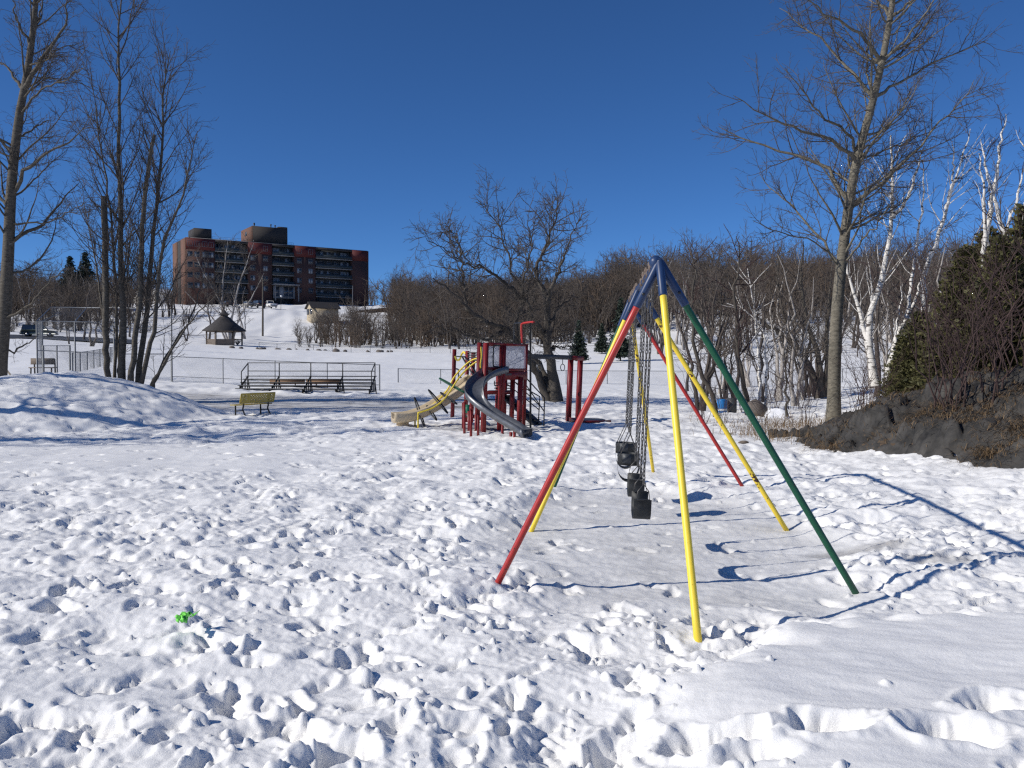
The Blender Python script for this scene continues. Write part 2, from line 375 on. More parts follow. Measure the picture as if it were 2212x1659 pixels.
def seg_dist(x, y, pts):
    best = np.full(x.shape, 1e9)
    for (ax, ay), (bx, by) in zip(pts[:-1], pts[1:]):
        dx, dy = bx - ax, by - ay; t = np.clip(((x - ax) * dx + (y - ay) * dy) / (dx * dx + dy * dy), 0, 1)
        best = np.minimum(best, np.hypot(x - ax - t * dx, y - ay - t * dy))
    return best

BEAM0 = np.array((1.30, 7.72)); BDIR = np.array((0.100, 0.995)); BAY = 3.2     # swing beam in plan
def build_snow():
    rng = np.random.default_rng(11)
    A = math.radians(37.5); NT = 560
    th = np.concatenate([np.linspace(-math.pi, -A, 36)[:-1], np.linspace(-A, A, NT), np.linspace(A, math.pi, 36)[1:]])
    r = np.concatenate([np.linspace(0.25, 2.9, 8)[:-1], np.exp(np.linspace(math.log(2.9), math.log(66), 900))[:-1], np.exp(np.linspace(math.log(66), math.log(1150), 210))])
    TH, R = np.meshgrid(th, r); X = R * np.sin(TH); Y = R * np.cos(TH)
    Z = terrain(X, Y)
    cell = R * (2 * A / NT)
    # surface classes
    bs = (X - BEAM0[0]) * BDIR[0] + (Y - BEAM0[1]) * BDIR[1]; bt = (X - BEAM0[0]) * BDIR[1] - (Y - BEAM0[1]) * BDIR[0]
    wob = perlin(X * 0.55, Y * 0.55, 3) * 0.6 + perlin(X * 1.7, Y * 1.7, 4) * 0.25
    ice = sst(1.15, 0.75, np.hypot((bt - 0.25) / 2.1, (bs - 3.0) / 3.9) + 0.28 * wob)
    bank_edge = 6.55 + 0.12 * np.sin(X * 2.3) + wob * 0.35 + np.where(X < 2.3, (X - 2.3) * 1.1, (X - 2.3) * 0.05)
    bank = sst(0.35, -0.40, Y - bank_edge - 0.25 * perlin(X * 3.2, Y * 3.2, 17)) * sst(0.1, 1.35, X + wob * 0.5 + 0.12 * (Y - 5)) * (Y > 0)
    quiet = sst(14.5, 16.5, Y + wob) * sst(23, 20.5, Y + wob) * sst(-2.0, -5, X + wob * 2)
    quiet = np.maximum(quiet, 0.8 * sst(1.5, -0.2, np.hypot((X + 2.3) / 1.5, (Y - 5.4) / 1.1) + wob * 0.5))
    quiet = np.maximum(quiet, sst(0.55, 1.0, perlin(X * 0.16, Y * 0.16, 9) + 0.35 * wob) * 0.7)
    path = sst(4.6, 2.9, np.abs(Y - (38.3 - 0.06 * (X + 10))) + wob) * sst(2, -5, X + wob * 2) * sst(-70, -50, X)
    field = sst(47, 56, Y)
    tr = np.clip(1 - ice * 0.82, 0, 1) * (1 - bank * 0.97) * (1 - quiet * 0.8) * (1 - path * 0.7) * (1 - field * 0.55)
    tr *= np.where(np.abs(TH) > A, 0.4, 1.0)
    plow = np.exp(-((Y - (43.6 - 0.06 * (X + 10))) / 0.8) ** 2) * sst(6, -4, X)      # plowed ridge behind the path
    # lumps
    wx = perlin(X * 3.1, Y * 3.1, 21) * 0.055 + perlin(X * 9, Y * 9, 23) * 0.018; wy = perlin(X * 3.1, Y * 3.1, 22) * 0.055 + perlin(X * 9, Y * 9, 24) * 0.018
    XW = X + wx; YW = Y + wy
    Z += 0.16 * perlin(X * 0.10, Y * 0.10, 1) * sst(4, 40, R) + 0.05 * perlin(X * 0.42, Y * 0.42, 2) * (1 - ice * 0.6)
    Z += bank * 0.17 + bank * 0.018 * perlin(X * 1.4 + Y * 0.5, Y * 2.6, 5) + bank * 0.006 * perlin(X * 5 + Y * 3, Y * 12, 15)
    Z -= ice * 0.10
    Z += sst(130, 160, R) * (0.30 * perlin(X / 2.6, Y / 9, 7) + 0.35 * perlin(X / 7, Y / 14, 8)) * (np.abs(TH) < A)
    Z += plow * (0.10 + 0.16 * perlin(X * 0.9, Y * 0.9, 6))
    near = sst(10, 6, R)
    Z += near * (1 - bank) * (1 - ice) * 0.085 * perlin(XW / 1.25 + 0.4 * YW, YW / 0.95, 30)
    for lam, amp, s in ((0.9, 0.040, 31), (0.46, 0.034, 32), (0.24, 0.021, 33), (0.12, 0.011, 34), (0.06, 0.005, 35)):
        n = perlin(XW / lam, YW / lam, s)
        if lam < 0.3: n = np.abs(n) * 1.3 - 0.3
        lod = np.clip(lam / (3.2 * cell) - 0.15, 0, 1)
        rough = 0.45 + 0.75 * sst(-0.25, 0.35, perlin(X * 0.7, Y * 0.7, s + 50))
        Z += amp * n * lod * (tr * rough * (1 - 0.35 * near * (lam < 0.7)) * (1 + 0.75 * sst(7, 11, R)) + plow * 1.1 + 0.06) * np.where(R > 40, 0.6, 1)
    Z += 0.012 * ice * perlin(X * 2.2 + Y, Y * 5, 41) * np.clip(0.3 / (3 * cell), 0, 1) + 0.006 * ice * perlin(XW * 9, YW * 16, 42)
    FP = np.zeros_like(Z); QN = 0.30 * perlin(X * 5.2, Y * 5.2, 73) + 0.16 * perlin(X * 13, Y * 13, 74)
    def stamp(x0, y0, a, b, rot, dep, rim=0.3, soft=0.45, bump=False):
        r0 = math.hypot(x0, y0); t0 = math.atan2(x0, y0); m = max(a, b) * 1.7
        i0, i1 = np.searchsorted(r, (r0 - m, r0 + m)); j0, j1 = np.searchsorted(th, (t0 - m / r0, t0 + m / r0))
        if i1 - i0 < 2 or j1 - j0 < 2: return
        sl = (slice(i0, i1), slice(j0, j1))
        dx = XW[sl] - x0; dy = YW[sl] - y0; c, s_ = math.cos(rot), math.sin(rot)
        u = (dx * c + dy * s_) / a; v = (-dx * s_ + dy * c) / b; q = np.sqrt(u * u + v * v) + (0 if bump else QN[sl])
        if bump:
            FP[sl] = np.maximum(FP[sl], dep * np.sqrt(np.clip(1 - q * q, 0, 1)))
        else:
            FP[sl] += -dep * (1 - sst(soft, 1.0, q)) * (1 + 0.25 * u) + dep * rim * np.exp(-((q - 1.16) / 0.17) ** 2)
    def trat(x, y):
        i = min(np.searchsorted(r, math.hypot(x, y)), len(r) - 1); j = min(np.searchsorted(th, math.atan2(x, y)), len(th) - 1)
        return tr[i, j], bank[i, j], quiet[i, j]
    nfp = 0
    while nfp < 2500:
        d = 3.4 + 36.6 * rng.random() ** 0.82; x = d * rng.uniform(-0.72, 0.72)
        t, bk, qu = trat(x, d); nfp += 1
        if rng.random() > max(t, 0.1 * (1 - bk)) : continue
        k = 1.0 if rng.random() < 0.75 else 0.6
        stamp(x, d, rng.uniform(0.13, 0.2) * k, rng.uniform(0.06, 0.1) * k, rng.uniform(0, math.pi), rng.uniform(0.03, 0.095) * k * (1.25 if d < 9 else 1.0), rng.uniform(0.05, 0.28), rng.uniform(0.2, 0.65))
    # deep drifts and post-holes in the near left and centre
    for k in range(75):
        d = 3.4 + 7.5 * rng.random() ** 1.2; x = d * rng.uniform(-0.7, 0.45)
        t, bk, qu = trat(x, d)
        if t < 0.35: continue
        stamp(x, d, rng.uniform(0.16, 0.34), rng.uniform(0.1, 0.2), rng.uniform(0, math.pi), rng.uniform(0.05, 0.11), rng.uniform(0.05, 0.22), rng.uniform(0.1, 0.45))
    for k in range(46):
        d = 16 + 6 * rng.random(); x = rng.uniform(-14, -2)
        stamp(x, d, rng.uniform(0.13, 0.18), 0.09, rng.uniform(-0.4, 0.4), 0.09, 0.15, 0.6)
    # the prints that cross the smooth bank at the bottom right
    for px, py, a, b, rot, dep in ((1548, 1606, .29, .15, .1, .17), (1798, 1600, .27, .15, -.05, .16), (2075, 1612, .27, .16, .05, .16), (2165, 1545, .27, .15, .3, .15), (1330, 1585, .25, .15, .6, .16), (1640, 1648, .2, .1, 0, .08), (1560, 1395, .26, .12, .25, .12), (1730, 1345, .24, .1, .2, .12), (1110, 1480, .17, .12, 1.2, .19), (860, 1470, .2, .1, 2.2, .12), (640, 1540, .33, .15, 2.3, .2), (500, 1480, .3, .12, 2.4, .16), (300, 1365, .12, .09, .9, .13), (375, 1425, .13, .08, .9, .11), (30, 1520, .2, .2, 0, .16), (720, 1600, .22, .15, .5, .17)):
        d = (CAMZ - 0.12) * F / (py - 783); stamp(XD(px, d), d, a, b, rot, dep * (1 if px > 1300 else .75), 0.16, 0.4)
    for k in range(34):                                   # walked trails, left and right foot in turn
        d = 4.5 + 26 * rng.random() ** 1.1; x = d * rng.uniform(-0.65, 0.6); hd = rng.uniform(0, 2 * math.pi); sd = 1
        dp = rng.uniform(0.05, 0.11); so = rng.uniform(0.45, 0.75)
        for j in range(rng.integers(8, 30)):
            hd += rng.normal(0, 0.12); st = rng.uniform(0.5, 0.72); x += math.cos(hd) * st; d += math.sin(hd) * st; sd = -sd
            if d < 3.3 or d > 42: break
            xx = x - math.sin(hd) * 0.11 * sd; yy = d + math.cos(hd) * 0.11 * sd; t, bk, qu = trat(xx, yy)
            if bk > 0.3 or t < 0.32: continue
            stamp(xx, yy, rng.uniform(0.15, 0.19), rng.uniform(0.065, 0.085), hd + rng.normal(0, 0.15), dp * rng.uniform(0.7, 1.2), rng.uniform(0.08, 0.25), so)
    FP = np.where(FP < 0, 0.21 * np.tanh(FP / 0.21), 0.1 * np.tanh(FP / 0.1))
    F0 = FP.copy()
    for _ in range(3):
        FP[1:-1] = .25 * FP[:-2] + .5 * FP[1:-1] + .25 * FP[2:]; FP[:, 1:-1] = .25 * FP[:, :-2] + .5 * FP[:, 1:-1] + .25 * FP[:, 2:]
    kb = .15 + .85 * sst(10, 6, R); FP = FP * kb + F0 * (1 - kb)
    crumb = np.abs(perlin(XW / 0.075, YW / 0.075, 71)) * np.clip(0.075 / (2.4 * cell) - 0.1, 0, 1) + 0.6 * np.abs(perlin(XW / 0.16, YW / 0.16, 72)) * np.clip(0.16 / (2.4 * cell) - 0.1, 0, 1)
    FP += crumb * (0.05 * np.clip(np.abs(FP) / 0.08, 0, 1) + 0.012 * tr)
    FB = FP.copy(); FP[:] = 0
    for k in range(2000):
        d = 3.2 * (17 / 3.2) ** rng.random(); x = d * rng.uniform(-0.7, 0.7); t, bk, qu = trat(x, d)
        if rng.random() > t: continue
        s = rng.uniform(0.014, 0.042) * (1.0 if rng.random() < 0.93 else 1.7)
        stamp(x, d, s, s * rng.uniform(0.6, 1), rng.uniform(0, 3), s * rng.uniform(0.6, 1.1), bump=True)
    Z += FB + FP
    # dirt
    dirt = np.clip(path * (0.62 + 0.3 * perlin(X * 0.35, Y * 1.6, 51)), 0, 1) * 0.9
    dirt = np.maximum(dirt, ice * (0.20 + 0.12 * perlin(X * 0.9, Y * 1.5, 52)))
    for cx, cy, rx, ry, k in ((3.75, 9.35, 0.75, 0.3, 0.62), (4.4, 8.75, 0.5, 0.25, 0.55), (1.4, 9.6, 0.9, 0.5, 0.32), (1.5, 8.5, 0.9, 0.35, 0.27),
                              (-0.6, 25.6, 2.0, 0.9, 0.95), (-1.6, 26.6, 1.4, 0.7, 0.6), (0.2, 24.0, 1.2, 0.5, 0.45), (0.35, 22.9, 0.5, 0.3, 0.4), (2.0, 40.2, 1.2, 0.8, 0.5)):
        dirt = np.maximum(dirt, k * sst(1.2, 0.3, np.hypot((X - cx) / rx, (Y - cy) / ry) + wob * 0.5))
    dirt = np.clip(dirt + np.clip(-FB, 0, 1) * 0.12, 0, 1)
    nr, ntt = X.shape
    idx = np.arange(nr * ntt).reshape(nr, ntt)
    q = np.stack([idx[:-1, :-1], idx[:-1, 1:], idx[1:, 1:], idx[1:, :-1]], -1).reshape(-1, 4)[:, ::-1]
    c = len(X.ravel()); V = np.concatenate([np.stack([X, Y, Z], -1).reshape(-1, 3), [[0, 0, tz(0, 0.3)]]])
    tri = np.stack([idx[0, :-1], np.full(ntt - 1, c), idx[0, 1:]], -1)
    me = np_mesh('snow_ground', V, q, tri, smooth=True)
    at = me.attributes.new('dirt', 'FLOAT', 'POINT'); at.data.foreach_set('value', np.concatenate([dirt.ravel(), [0]]).astype(np.float32))
    o = place(me, 'snow_ground', M['snow']); o['kind'] = 'structure'
    o['label'] = 'trampled white snow covering the park ground'
    return o
build_snow()
# road at the foot of the left hill
def road():
    mb = MB(); rows = []
    for px in np.linspace(-700, 290, 45):
        d0 = 113 - 0.004 * (px - 100); d1 = 128 + 0.002 * (px - 100)
        rows.append([(XD(px, d), d, tz(XD(px, d), d) + 0.12) for d in (d0, d0 + 4.5, d0 + 9, d1)])
    mb.loft(rows, closed_ring=False, caps=False); o = mb.build('road', M['asphalt']); o['kind'] = 'structure'
    rows = []; rng = np.random.default_rng(5)      # ploughed bank behind it
    return o
road()
# ------------------------------------------------------------------ swing set
def beam_pt(s, z=None, t=0.0):
    z = 2.925 + .02 * s if z is None else z
    p = BEAM0 + BDIR * s; return Vector((p[0] + t * BDIR[1], p[1] - t * BDIR[0], z))
BEAM0[0] = 1.30
def swing_set():
    root = thing('swing_frame', 'tall tripod swing frame with red, yellow and green legs and blue top bar', 'swing set', (beam_pt(0).x, beam_pt(0).y, 0))
    mb = MB(); mb.tube([beam_pt(0.0), beam_pt(BAY), beam_pt(2 * BAY)], 0.037, 14); mb.build('top_beam', M['blue'], root, True)
    def leg(s, px, py, d, m, sleeve=0.42, lab=None):
        a = beam_pt(s) + (Vector((.03, -.03, .035)) if s == 0 else Vector((0, 0, 0))); f = W(px, py, d); v = (f - a).normalized(); f = f + v * 0.25
        l = MB(); n = 8
        pts = [a + v * 0.12 + (f - a - v * 0.12) * (i / n) for i in range(n + 1)]
        o = l.tube(pts, 0.0305, 14).build('leg', m, root, True)
        if lab: o['label'] = lab
        k = MB(); k.tube([a - v * 0.02, a + v * 0.02, a + v * (sleeve - 0.01), a + v * sleeve], [0.03, 0.0385, 0.0385, 0.0345], 14)
        sk = k.build('leg_socket', M['blue'], root, True)
        b = MB(); c = a + v * (sleeve * 0.72); side = v.cross(Vector((0, 0, 1))).normalized(); nrm = side.cross(v)
        b.tube([c + side * 0.036, c + side * 0.055], 0.013, 8); b.build('set_screw', M['black'], sk); MB().tube([c - side * 0.036, c - side * 0.055], 0.013, 8).build('set_screw', M['black'], sk)
    leg(0, 1072, 1266, 7.82, M['red'], 0.46, 'red front leg')
    leg(0, 1842, 1270, 7.74, M['green'], 0.46, 'green front leg')
    leg(0, 1508, 1386, 6.26, M['yellow'], 0.36, 'yellow front leg facing the camera')
    leg(BAY, 1155, 1131, 10.86, M['yellow'], 0.44); leg(BAY, 1690, 1131, 10.86, M['yellowc'], 0.44, 'badly chipped yellow middle leg')
    leg(2 * BAY, 1603, 1050, 14.1, M['red'], 0.44); leg(2 * BAY, 1198, 1050, 14.1, M['green'], 0.44); leg(2 * BAY, 1411, 1019, 16.0, M['yellowc'], 0.4)
    for s in (0, BAY, 2 * BAY):
        k = MB(); c = beam_pt(s); r = []
        for i in range(9):
            a = math.pi * i / 8; br = .062 if s == 0 else .046; rr = br * math.sin(a); zz = br * math.cos(a) + (.03 if s == 0 else 0)
            r.append([c + Vector((rr * math.cos(2 * math.pi * j / 14), rr * math.sin(2 * math.pi * j / 14), zz)) for j in range(14)])
        k.loft(r, caps=False).build('corner_joint', M['blue'], root, True)
    swings = []
    for base, offs in ((0, (0.58, 1.78)), (BAY, (0.85, 2.1))):
        for o in offs:
            for e in (-0.27, 0.27):
                s = base + o + e; c = beam_pt(s)
                b = MB(); b.tube([c + Vector((0, 0, .03)), c + Vector((0, 0, .075))], 0.021, 8); b.tube([c + Vector((0, 0, .075)), c + Vector((0, 0, .10))], 0.026, 6); b.tube([c + Vector((0, 0, .10)), c + Vector((0, 0, .115)), c + Vector((0, 0, .122))], [.02, .018, .008], 8)
                b.box(c, (0.085, 0.05, 0.085)); b.tube([c - Vector((0, 0, .04)), c - Vector((0, 0, .085))], 0.012, 8)
                b.build('hanger_bolt', M['rust'], root)
            swings.append(base + o)
    return swings
swing_s = swing_set()

def chain_mesh(L, name, pitch=0.040):
    n = int(L / pitch); V = []; Q = []; hl = 0.027; hw = 0.0135; r = 0.0053; k = 4
    path = []
    for i in range(10):
        a = 2 * math.pi * i / 10; y = hw * 0.75 * math.cos(a); z = (hl - hw * 0.75) * (1 if math.sin(a) > 1e-6 else (-1 if math.sin(a) < -1e-6 else 0)) + hw * 0.75 * math.sin(a)
        path.append((y, z))
    for li in range(n):
        b = len(V); zc = -pitch * (li + 0.5); rot = li % 2
        jig = 0.25 * math.sin(li * 1.7)
        for i, (y, z) in enumerate(path):
            py, pz = path[i - 1]; ny, nz = path[(i + 1) % 10]; t = np.array((ny - py, nz - pz)); t /= np.linalg.norm(t); nn = np.array((t[1], -t[0]))
            for j in range(k):
                a = 2 * math.pi * (j + 0.5) / k; yy = y + nn[0] * r * math.cos(a); zz = z + nn[1] * r * math.cos(a); xx = r * math.sin(a)
                an = (math.pi / 2 if rot else 0) + 0.5 + jig; V.append((xx * math.cos(an) - yy * math.sin(an), xx * math.sin(an) + yy * math.cos(an), zc + zz))
        for i in range(10):
            for j in range(k): Q.append((b + i * k + j, b + i * k + (j + 1) % k, b + ((i + 1) % 10) * k + (j + 1) % k, b + ((i + 1) % 10) * k + j))
    return np_mesh(name, V, Q, None, True), n * pitch
ch_belt, LB = chain_mesh(1.98, 'chain_long'); ch_buck, LK = chain_mesh(1.86, 'chain_short')
AX = Vector((BDIR[0], BDIR[1], 0)); SD = Vector((BDIR[1], -BDIR[0], 0))
def lean_swing(root, s):            # a light breeze holds the swings a little off plumb, turning about the bar
    R = Matrix.Rotation(0.042, 4, AX); p = Vector((0, 0, 2.9)); root.matrix_basis = Matrix.Translation(root.location) @ Matrix.Translation(p) @ R @ Matrix.Translation(-p)
def belt_swing(s, label, yaw):
    top = 2.845 + .02 * s; zs = top - LB; c = beam_pt(s, 0)
    root = thing('belt_swing', label, 'swing', (c.x, c.y, 0), 'swings hanging from the blue bar')
    for e in (-1, 1):
        o = place(ch_belt, 'chain', M['chain'], root); o.location = AX * (0.27 * e) + Vector((0, 0, top)); 
        a = c + AX * (0.27 * e) + Vector((0, 0, zs)); ax = (SD * math.cos(yaw) + AX * math.sin(yaw))
        t = MB(); t.tube([a, a - ax * 0.055 + Vector((0, 0, -.07)), a - ax * 0.07 + Vector((0, 0, -.15)), a + ax * 0.07 + Vector((0, 0, -.15)), a + ax * 0.055 + Vector((0, 0, -.07))], 0.006, 6, closed=True)
        t.build('seat_triangle', M['chain'], root, True)
    rows = []; prof = [(-.27, -.15), (-.275, -.23), (-.255, -.30), (-.20, -.345), (-.1, -.365), (0, -.37), (.1, -.365), (.2, -.345), (.255, -.30), (.275, -.23), (.27, -.15)]
    for i, (u, z) in enumerate(prof):
        w = 0.085; ax = SD * math.cos(yaw * 0.6) + AX * math.sin(yaw * 0.6) * 0.4
        p = c + AX * u + Vector((0, 0, zs + z)); th = Vector((0, 0, 0.012)) if 2 < i < 8 else AX * (0.012 if u < 0 else -0.012)
        rows.append([p - ax * w, p + ax * w, p + ax * w + th, p - ax * w + th])
    MB().loft(rows).build('seat', M['rubber'], root, True)
    lean_swing(root, s)
    return root
belt_swing(swing_s[0], 'black rubber belt swing nearest the camera, hanging lowest in view', 0.35)
belt_swing(swing_s[1], 'black rubber belt swing hanging second from the front', -0.2)
def bucket_swing(s, label):
    top = 2.845 + .02 * s; zs = top - LK; c = beam_pt(s, 0)
    root = thing('bucket_swing', label, 'swing', (c.x, c.y, 0), 'swings hanging from the blue bar')
    for e in (-1, 1):
        o = place(ch_buck, 'chain', M['chain'], root); o.location = AX * (0.27 * e) + Vector((0, 0, top))
        a = c + AX * (0.27 * e) + Vector((0, 0, zs))
        t = MB()
        for k in (-1, 1): t.tube([a, a + SD * 0.04 * k + Vector((0, 0, -.1)), a + SD * 0.15 * k - AX * 0.06 * e + Vector((0, 0, -.36))], 0.006, 6)
        t.build('hanger_rod', M['chain'], root, True)
    z1 = zs - 0.30; z0 = z1 - 0.15; rows = []; n = 24
    ring = lambda z, k, th: [(c + SD * ((0.155 - th) * k * math.cos(2 * math.pi * i / n)) + AX * ((0.175 - th) * k * math.sin(2 * math.pi * i / n)) + Vector((0, 0, z))) for i in range(n)]
    MB().loft([ring(z0, 0.97, .012), ring(z1, 1.0, .012), ring(z1 + .012, 1.0, .006), ring(z1, 1.0, 0), ring(z0, 0.97, 0), ring(z0, .97, .012)], caps=False).build('tub_rim', M['rubber'], root, True)
    rows = []
    for i in range(13):                       # seat sling and crotch strap from back to front
        a = math.pi * i / 12; u = -0.15 * math.cos(a); z = z0 - 0.24 * math.sin(a) ** 0.8; w = 0.13 if i < 6 else 0.13 - 0.012 * (i - 6)
        p = c - SD * u + Vector((0, 0, z + 0.01)); rows.append([p - AX * w, p + AX * w, p + AX * w + Vector((0, 0, .012)), p - AX * w + Vector((0, 0, .012))])
    MB().loft(rows).build('seat', M['rubber'], root, True)
    p = MB(); p.box(c - SD * 0.03 + AX * 0.178 * 0 + Vector((0, 0, z1 - .05)) - AX * 0.182, (0.12, 0.012, 0.13), rz=-math.atan2(BDIR[0], BDIR[1])); p.build('side_plate', M['dgrey'], root)
    lean_swing(root, s)
bucket_swing(swing_s[2], 'black toddler bucket swing third from the front')
bucket_swing(swing_s[3], 'black toddler bucket swing farthest from the camera')

# ------------------------------------------------------------------ play structure
def play_structure():
    b0 = W7(1100, 1450, 25.5); root = thing('play_structure', 'red playground climber with steel curved slide and tan slide', 'playground', (b0.x, 25.5, 0))
    def post(x, ytop, d, w, m='dred', yb=None):
        p = W7(x, ytop, d); zb = tz(p.x, d) - 0.25 if yb is None else W7(x, yb, d).z
        q_ = Vector((p.x - 0.034 * (p.z - zb), d, zb)); return MB().beam(q_, p, w, w, up=(0.48, -0.88, 0)).build('post', M[m], root)
    for x, y, d, w in ((372, 185, 31, .11), (585, 215, 29.6, .11), (680, 230, 29.0, .11), (785, 80, 26.6, .12), (888, 85, 24.6, .12), (1182, 97, 25.3, .10), (1546, 100, 26.4, .085), (1325, 640, 26.9, .115), (1452, 640, 26.0, .12), (1085, 530, 28.6, .10), (1200, 640, 28.0, .11), (1135, 100, 25.2, .07)): post(x, y, d, w)
    T = lambda x, y, d: W7(x, y, d)
    def bar(name, pts, r, m, k=8): return MB().tube(pts, r, k).build(name, M[m], root, True)
    def beam(name, a, b, w, h, m): return MB().beam(a, b, w, h).build(name, M[m], root)
    # panels with plexiglass
    for (x0, x1, y0, y1, d0, d1) in ((905, 1125, 112, 502, 24.65, 25.25), (1190, 1540, 115, 520, 25.35, 26.35)):
        fr = MB(); a, b, c, e = T(x0, y0, d0), T(x1, y0 + 4, d1), T(x1, y1, d1), T(x0, y1, d0)
        for p, q in ((a, b), (b, c), (c, e), (e, a)): fr.beam(p, q, 0.06, 0.07)
        f = fr.build('panel_frame', M['dred'], root)
        n = (b - a).cross(e - a).normalized() * 0.006
        MB().prism([a - n, b - n, c - n, e - n], 2 * n).build('window_panel', M['plexi'], f)
    beam('top_rail', T(890, 100, 24.6), T(1182, 104, 25.3), .07, .07, 'dred')
    beam('deck_beam', T(1130, 618, 25.25), T(1552, 618, 26.4), .06, .25, 'dred')
    beam('lower_rail', T(1190, 555, 25.5), T(1530, 548, 26.6), .05, .07, 'dgrey')
    zd = T(1182, 585, 25.3).z; E, Fp, G = T(888, 585, 24.6), T(1182, 585, 25.3), T(1546, 585, 26.4)
    pl = [Vector((p.x, p.y, zd)) for p in (E, Fp, G)] + [Vector((G.x - 0.75, G.y + 1.15, zd)), Vector((E.x - .35, E.y + 1.9, zd))]
    MB().prism(pl, (0, 0, -0.06)).build('deck', M['dgrey'], root)
    z2 = T(1085, 860, 28).z; MB().prism([(T(880, 860, 26.2).x, 26.2, z2), (T(1300, 860, 26.8).x, 26.8, z2), (T(1310, 860, 28.4).x, 28.4, z2), (T(930, 860, 28.2).x, 28.2, z2)], (0, 0, -.05)).build('deck', M['dgrey'], root)
    beam('deck_beam', T(885, 897, 26.15), T(1300, 893, 26.75), .05, .11, 'dred')
    # curved steel slide
    path = [T(1130, 560, 25.25), T(1000, 590, 24.75), T(860, 655, 24.3), T(735, 770, 23.95), T(690, 900, 23.65), T(720, 1020, 23.4), T(840, 1150, 23.2), T(1010, 1275, 23.05), T(1210, 1395, 22.9), T(1400, 1505, 22.75), T(1500, 1570, 22.68), T(1560, 1600, 22.62)]
    path = catmull(path, 4); rings = []; inn = []
    for i, p in enumerate(path):
        t = np.array(path[min(i + 1, len(path) - 1)]) - np.array(path[max(i - 1, 0)]); t[2] = 0; t /= np.linalg.norm(t); s = np.array((t[1], -t[0], 0)); up = np.array((0, 0, 1.0))
        w = 0.24; h = 0.16; th = 0.012
        prof = [(-w - .02, h + .012), (-w, h + .012), (-w, .05), (-w + .06, 0), (w - .06, 0), (w, .05), (w, h + .012), (w + .02, h + .012), (w + .02, -.0), (w - .05, -.04), (-w + .05, -.04), (-w - .02, 0)]
        rings.append([np.array(p) + s * u + up * v for u, v in prof])
    sl = MB().loft(rings).build('curved_slide', M['slide'], root, True)
    for x, yt, d in ((532, 1050, 24.0), (640, 1165, 23.45), (757, 1250, 23.5), (1155, 1390, 24.0), (1291, 1540, 22.95), (1350, 1530, 22.7)):
        p = T(x, yt, d); MB().box((p.x, d, (p.z - .25) / 2), (.06, .06, p.z + .25), rz=.4).build('slide_support', M['dred'], root)
    p = T(650, 1150, 23.4); MB().box(p, (.10, .08, .07), rz=.6).build('slide_bracket', M['dred'], root)
    p = T(1370, 1530, 22.7); MB().box(p, (.12, .08, .07), rz=.6).build('slide_bracket', M['dred'], root)
    # tan plastic slide
    pth = catmull([W3(900, 770, 28.0), W3(760, 880, 27.6), W3(640, 960, 27.3), W3(520, 1030, 27.05), W3(400, 1080, 26.85), W3(300, 1100, 26.7), W3(215, 1102, 26.6)], 4); rings = []
    for i, p in enumerate(pth):
        t = np.array(pth[min(i + 1, len(pth) - 1)]) - np.array(pth[max(i - 1, 0)]); t[2] = 0; t /= np.linalg.norm(t); s = np.array((t[1], -t[0], 0)); up = np.array((0, 0, 1.0)); w = .29; h = .17; k = 1.0
        prof = [(-w - .05, .15), (-w - .03, h + .02), (-w + .02, h + .02), (-w + .04, .06), (-w + .12, 0), (w - .12, 0), (w - .04, .06), (w - .02, h + .02), (w + .03, h + .02), (w + .05, .15), (w + .05, -.08), (w - .08, -.13), (-w + .08, -.13), (-w - .05, -.08)]
        rings.append([np.array(p) + s * u + up * v for u, v in prof])
    MB().loft(rings).build('tan_slide', M['tan'], root, True)
    p = W3(300, 1145, 26.72); MB().box((p.x, p.y, 0.02), (.38, .34, .42), rz=.1).build('slide_foot', M['tan'], root)
    # arched climber: two yellow rails with dark oblong loops
    r1 = [(1005, 580, 26.6), (930, 615, 26.7), (850, 680, 26.7), (780, 760, 26.6), (715, 860, 26.5), (650, 945, 26.4), (560, 1010, 26.3), (450, 1048, 26.2), (435, 1060, 26.2), (434, 1190, 26.2)]
    r2 = [(970, 570, 27.5), (890, 600, 27.6), (810, 670, 27.6), (745, 745, 27.5), (690, 850, 27.4), (620, 930, 27.2), (530, 1000, 27.0), (425, 1038, 26.8), (408, 1055, 26.8), (408, 1178, 26.8)]
    for rr in (r1, r2): bar('climber_rail', catmull([W3(*q) for q in rr], 3), 0.026, 'yellow')
    for x, y, lx, ly, m in ((728, 812, 92, 52, 'green'), (700, 925, 60, 42, 'black'), (607, 952, 70, 85, 'black'), (552, 1052, 36, 52, 'black'), (445, 1042, 36, 104, 'black')):
        c = W3(x, y, 26.75); a = W3(x + lx, y + ly, 26.5) - c; n = Vector((0.2, 1, 0.1)).normalized() * 0.10
        pts = [c + a * (math.cos(q) * 1.2) + n * math.sin(q) for q in [2 * math.pi * i / 20 for i in range(20)]]
        MB().tube(pts, 0.024, 8, closed=True).build('climber_loop', M[m], root, True)
    # wavy yellow bar, dark rails and crossed bars at the back
    bar('wave_bar', catmull([W3(757, 560, 30.9), W3(772, 592, 30.8), W3(797, 585, 30.6), W3(812, 545, 30.4), W3(832, 522, 30.2), W3(848, 540, 30)], 5), 0.035, 'yellow')
    for y in (243, 282, 318, 365): bar('rung', [T(585, y, 29.6), T(860, y + 4, 27.2)], 0.022, 'black', 6)
    bar('rung', [T(410, 305, 30.6), T(590, 310, 29.6)], .022, 'black', 6)
    bar('cross_bar', [T(500, 310, 28.9), T(590, 480, 28.5), T(715, 650, 28.0)], .03, 'black'); bar('cross_bar', [T(540, 310, 29.3), T(640, 440, 28.9), T(740, 600, 28.6)], .03, 'black'); bar('cross_bar', [T(440, 620, 29.2), T(600, 760, 28.2)], .025, 'black')
